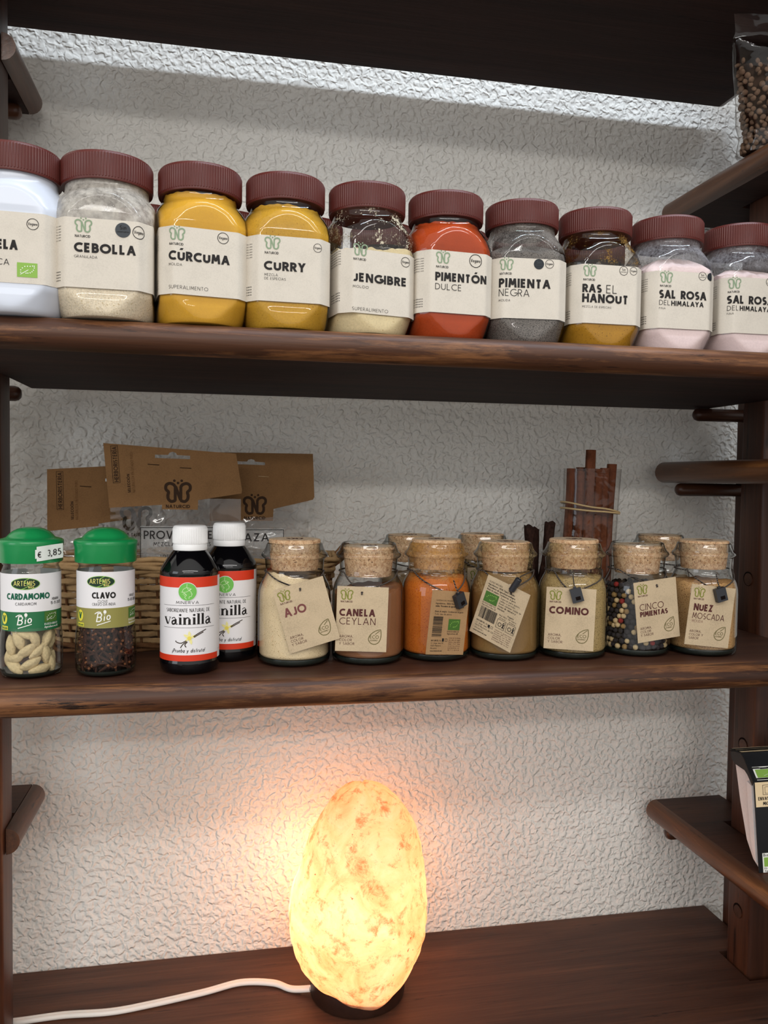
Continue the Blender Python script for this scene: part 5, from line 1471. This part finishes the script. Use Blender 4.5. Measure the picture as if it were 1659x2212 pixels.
# silhouette of the rock: (height above board, left, right of the axis)
ROCK = [(.0080, -.016, .016), (.0115, -.033, .034), (.0170, -.045, .046), (.0250, -.0555, .0560), (.0360, -.0645, .0640), (.0520, -.0715, .0710), (.0700, -.0768, .0758), (.0900, -.0785, .0775), (.1080, -.0780, .0775), (.1250, -.0745, .0765), (.1430, -.0660, .0750), (.1620, -.0620, .0720), (.1800, -.0560, .0680), (.1960, -.0465, .0615), (.2100, -.0380, .0520), (.2220, -.0300, .0430), (.2310, -.0200, .0300), (.2365, -.0100, .0170), (.2385, .0002, .0080)]
rnd = random.Random(17); ph = [rnd.uniform(0, 6.28) for _ in range(12)]
facets = []
for _ in range(26):
    th, zz = rnd.uniform(0, 2 * PI), rnd.uniform(.0, .24); facets.append((Vector((math.cos(th), math.sin(th), rnd.uniform(-.35, .5))).normalized(), zz, rnd.uniform(.90, .985)))
rk = MB(); rings = []; NZ = 88
for k in range(NZ + 1):
    z = .0080 + (.2385 - .0080) * k / NZ
    fy = interp([(.008, .048), (.0115, .0545), (.017, .0585), (.025, .0620), (.036, .0655), (.052, .0690), (.07, .0735), (.09, .077)], z) if z < .09 else 9
    l = interp([(a, b) for a, b, c in ROCK], z); r_ = interp([(a, c) for a, b, c in ROCK], z)
    hw, cx = (r_ - l) / 2, (r_ + l) / 2
    def fn(th, z=z, hw=hw, fy=fy):
        if fy < 1 and math.sin(th) < 0: hw = 1 / math.sqrt((math.cos(th) / hw) ** 2 + (math.sin(th) / max(fy, hw)) ** 2)
        d = .022 * math.sin(2 * th + 14 * z + ph[0]) + .018 * math.sin(3 * th - 26 * z + ph[1]) + .010 * math.sin(5 * th + 50 * z + ph[2]) + .006 * math.sin(9 * th - 85 * z + ph[3]) + .004 * math.sin(15 * th + 140 * z + ph[4]) + .003 * math.sin(27 * th - 220 * z + ph[5])
        return hw * (1 + d * (1 - .75 * abs(math.cos(th)))) * (1 + .006 * math.sin(31 * z * 10 + 3 * th)), z + .0012 * math.sin(4 * th + ph[6]) + .0008 * math.sin(11 * th + ph[7])
    rings.append((fn, cx, 0))
rk.polar(rings, 120, 'salt_crystal'); rk.build('salt_rock', lt, 50)
CORD = [(.1075, .8975, .008), (.0833, .9081, .0032), (.0634, .9229, .0032), (.027, .9303, .0032), (-.0143, .9197, .0032), (-.0688, .9088, .0032), (-.1118, .9031, .0032), (-.1597, .9063, .0032), (-.2000, .9045, .0032), (-.2140, .9040, .0032)]
cd = MB()
pts = smooth(CORD, 8); vs = []
cd.tube([(x - LX, y - LY, z) for x, y, z in pts], .0030, 'cable_white', 10)
cd.tube([(x - LX, y - LY - .0030, z) for x, y, z in pts[2:]], .0028, 'cable_white', 10)
cd.build('power_cord', lt, 60)
bulb = bpy.data.lights.new('lamp_bulb', 'POINT'); bulb.energy = 1.0; bulb.color = (1.0, .68, .46); bulb.shadow_soft_size = .016
bo = bpy.data.objects.new('lamp_bulb', bulb); COL.objects.link(bo); bo.parent = lt; bo.location = (-.012, .030, .102)

# ------------------------------------------------------------------ carton with a white tray on the lower right shelf
ZS = -.4167
ct = thing('food_carton', 'black cardboard sleeve over a white food tray on the lower right side shelf', 'carton', (.569, .7645, ZS))
Cc = lambda y, z, x: (x, y - .7645, z - ZS)
tr = MB(); XW = .120
side = [(.7670, -.4147), (.7790, -.4080), (.7909, -.3916), (.8043, -.3538), (.8146, -.3156), (.8180, -.3020), (.8120, -.3030), (.8050, -.3120), (.7900, -.3180), (.7790, -.3250)]
tr.prism(side[::-1], .003, XW, 'tray_white', to=Cc)
inner = [(.7700, -.4080), (.7780, -.3950), (.7850, -.3600), (.7905, -.3260), (.7820, -.3280)]
tr.prism(inner[::-1], -.0002, .003, 'tray_white', to=Cc)
tr.build('tray', ct, 30)
sv = MB()
def slab(pts, th, x0, x1, mat):
    out = []
    n = len(pts)
    for i in range(n):
        a = pts[max(0, i - 1)]; b = pts[min(n - 1, i + 1)]; dy, dz = b[0] - a[0], b[1] - a[1]; L_ = math.hypot(dy, dz); out.append((pts[i][0] - dz / L_ * th, pts[i][1] + dy / L_ * th))
    sv.prism(list(pts) + out[::-1], x0, x1, mat, to=Cc)
slab([(.8190, -.3005), (.8000, -.2990), (.7950, -.3030), (.7775, -.3230), (.7640, -.4160)], -.0008, -.001, XW, 'carton_black')
# rounded side wing of the sleeve
wing = [(.8185, -.3010)] + [(.8183, -.3060), (.8150, -.3110), (.8090, -.3138), (.8000, -.3145), (.7930, -.3150), (.7880, -.3180), (.7790, -.3270), (.7778, -.3228), (.7950, -.3028), (.8000, -.2992)]
sv.prism(wing, -.0012, -.0004, 'carton_black', to=Cc)
sv.build('sleeve', ct, 30)
def on_top(x, q):      # q 0..1 along the cream flap on top
    return Cc(.8185 - .0180 * q, -.2990 + .0014 * q, x)
st = MB(); st.poly2d(rect(.000, 0, .060, 1.0), lambda x, q: on_top(x, q), 'carton_cream')
st.poly2d(text('PELAR Y RETIRAR', .012, .50, .28, .08, .030) + text('SIN COCINAR', .016, .15, .26, .08, .026), lambda x, q: tuple(Vector(on_top(x, q)) + Vector((0, 0, .0003))), 'ink')
st.build('top_sticker', ct, 30)
n_in = Vector((0, -.75, .66)).normalized()
def on_slope(x, q): return tuple(Vector(Cc(.7775 + .0175 * q, -.3230 + .0200 * q, x)) + n_in * .0010)
e = MB(); e.poly2d(rect(.004, .06, .040, .62), lambda x, q: on_slope(x, q), 'white_print')
e.poly2d(rect(.006, .16, .038, .50), lambda x, q: tuple(Vector(on_slope(x, q)) + n_in * .0002), 'eco_green')
e.poly2d(text('Bueno y sostenible', .006, .53, .07, .07, .030) + text('ES-ECO-020-CV', .006, .08, .07, .08, .030), lambda x, q: tuple(Vector(on_slope(x, q)) + n_in * .0003), 'ink')
e.poly2d([(vs, f) for vs, f in eu_leaf(.010, .16, .034, .50)], lambda x, q: tuple(Vector(on_slope(x, q)) + n_in * .0004), 'white_print')
e.build('leaf_sticker', ct, 30)
fd = Vector((0, -.0135, -.0930)); fn_ = Vector((0, -.0930, .0135)).normalized()
def on_front(x, d, h=.0011): return tuple(Vector(Cc(.7775, -.3230, x)) + fd.normalized() * d + fn_ * h)
c_ = MB(); c_.poly2d(rect(.0, .0, .060, .0380 - .012), lambda x, d: on_front(x, d), 'carton_cream')
FP = lambda x, d: on_front(x, .026 - d, .0014)
c_.poly2d(frame(.009, .0125, .023, .0230, .0004) + frame(.0115, .0140, .0180, .0210, .0003) + text('ENVASE APTO PARA', .0030, .0070, .0036, .09, .0400) + text('MICROONDAS', .0085, .0018, .0036, .09, .0280), FP, 'ink')
c_.build('front_sticker', ct, 30)
c_ = MB(); c_.poly2d(rect(.0040, .0, .036, .0200), lambda x, d: on_front(x, .074 + d), 'white_print'); c_.poly2d(rect(.0055, .0045, .0345, .0140), lambda x, d: on_front(x, .074 + d, .0013), 'eco_green')
c_.poly2d(text('Bio', .0050, .0165, .0030, .08, .006) + text('ES-ECO-020-CV', .0055, .0034, .0018, .09, .022) + text('Agricultura UE', .0055, .0008, .0018, .09, .020), lambda x, d: on_front(x, .094 - d, .0013), 'ink')
c_.build('lower_sticker', ct, 30)

# ------------------------------------------------------------------ bag of brown lentils on the upper right shelf
ZL = .3565
BX, BY = .606, .812
bg = thing('clear_bag', 'clear plastic bag of brown lentils on the upper right side shelf', 'bag', (BX, BY, ZL))
prof = [(.000, .054, .022), (.010, .052, .026), (.018, .049, .027), (.026, .0475, .025), (.040, .0515, .026), (.070, .0535, .025), (.095, .0550, .021), (.118, .0560, .014), (.128, .0575, .006), (.133, .0545, .004), (.142, .0540, .004), (.152, .0535, .003)]
def bag_r(th, z, ins=0.0):
    a = interp([(q[0], q[1]) for q in prof], z) - ins; b = interp([(q[0], q[2]) for q in prof], z) - ins
    a, b = max(a, .001), max(b, .001)
    return 1 / ((abs(math.cos(th)) / a) ** 2.6 + (abs(math.sin(th)) / b) ** 2.6) ** (1 / 2.6)
def shift(z): return (-.046 * (max(0, z) / .118) ** 1.4, -.050 * (max(0, z) / .118) ** 1.4)
prof = [(z * .77, a, b) for z, a, b in prof]
fb = MB(); rings = []
NB = 46
for k in range(NB + 1):
    z = .1170 * k / NB
    rings.append(((lambda th, z=z: (bag_r(th, z) * (1 + .018 * math.sin(11 * th + 70 * z) + .014 * math.sin(19 * th - 110 * z)), z + .0005 + (.0025 * math.sin(6 * th) if z > .10 else 0))), *shift(z)))
fb.polar(rings, 90, 'film', True, False); fb.build('film', bg, 60)
LM = [ball_mesh('lentil_%d' % i, 'lentil', .0033, 50 + i, 12, .62, .05) for i in range(2)]
rnd = random.Random(33)
for rw in range(20):
    z = .0045 + rw * .0040
    n = 13
    for i in range(n):
        th = math.radians(150 + 130 * (i + .5 * (rw % 2) + rnd.uniform(-.25, .25)) / n)
        rr = bag_r(th, z, .0048 + rnd.uniform(0, .0016))
        inst(rnd.choice(LM), 'lentil', (BX + shift(z)[0] + rr * math.cos(th), BY + shift(z)[1] + rr * math.sin(th), ZL + z + rnd.uniform(-.0012, .0012)), (rnd.uniform(0, 6), rnd.uniform(0, 6), rnd.uniform(0, 6)), rnd.uniform(.8, 1.05), 'brown lentil among those in the clear bag', 'lentil', 'brown lentils in the clear bag')
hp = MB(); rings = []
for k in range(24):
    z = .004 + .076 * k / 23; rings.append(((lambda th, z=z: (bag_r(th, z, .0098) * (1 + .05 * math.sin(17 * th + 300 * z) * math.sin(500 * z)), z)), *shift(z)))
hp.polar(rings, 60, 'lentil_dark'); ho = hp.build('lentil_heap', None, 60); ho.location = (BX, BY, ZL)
tag(ho, 'heap of brown lentils filling the inside of the clear bag', 'lentils', None, 'stuff')


# ------------------------------------------------------------------ parts that sit on parts go one level deeper
DEEPER = {'label': ('jar_body', 'glass_body', 'bottle_body'), 'price_sticker': ('cap',), 'staple': ('header_card',), 'printed_label': ('film_pouch',), 'top_sticker': ('sleeve',), 'leaf_sticker': ('sleeve',),
          'front_sticker': ('sleeve',), 'lower_sticker': ('sleeve',), 'peg_hole': ('upright',), 'peg': ('rear_upright',), 'brace': ('rear_upright',), 'glass_foot': ('glass_body',), 'security_clip': ('cord',), 'handle': ('rim',)}
LOOKS = {'lid': 'ribbed maroon screw lid', 'cork_stopper': 'speckled cork stopper', 'power_cord': 'white power cord', 'wooden_base': 'dark round wooden base', 'header_card': 'brown kraft header card', 'security_clip': 'small black plastic clip', 'price_sticker': 'white price sticker', 'tag': 'kraft paper tag', 'tray': 'white food tray'}
for root in [o for o in C.objects if o.parent is None and o.type == 'EMPTY']:
    kids = {}
    for ch in root.children: kids.setdefault(ch.name.split('.')[0], ch)
    for ch in list(root.children):
        nm = ch.name.split('.')[0]
        if nm in LOOKS: ch['label'] = LOOKS[nm]
        for p_ in DEEPER.get(nm, ()):
            if p_ in kids: ch.parent = kids[p_]; break
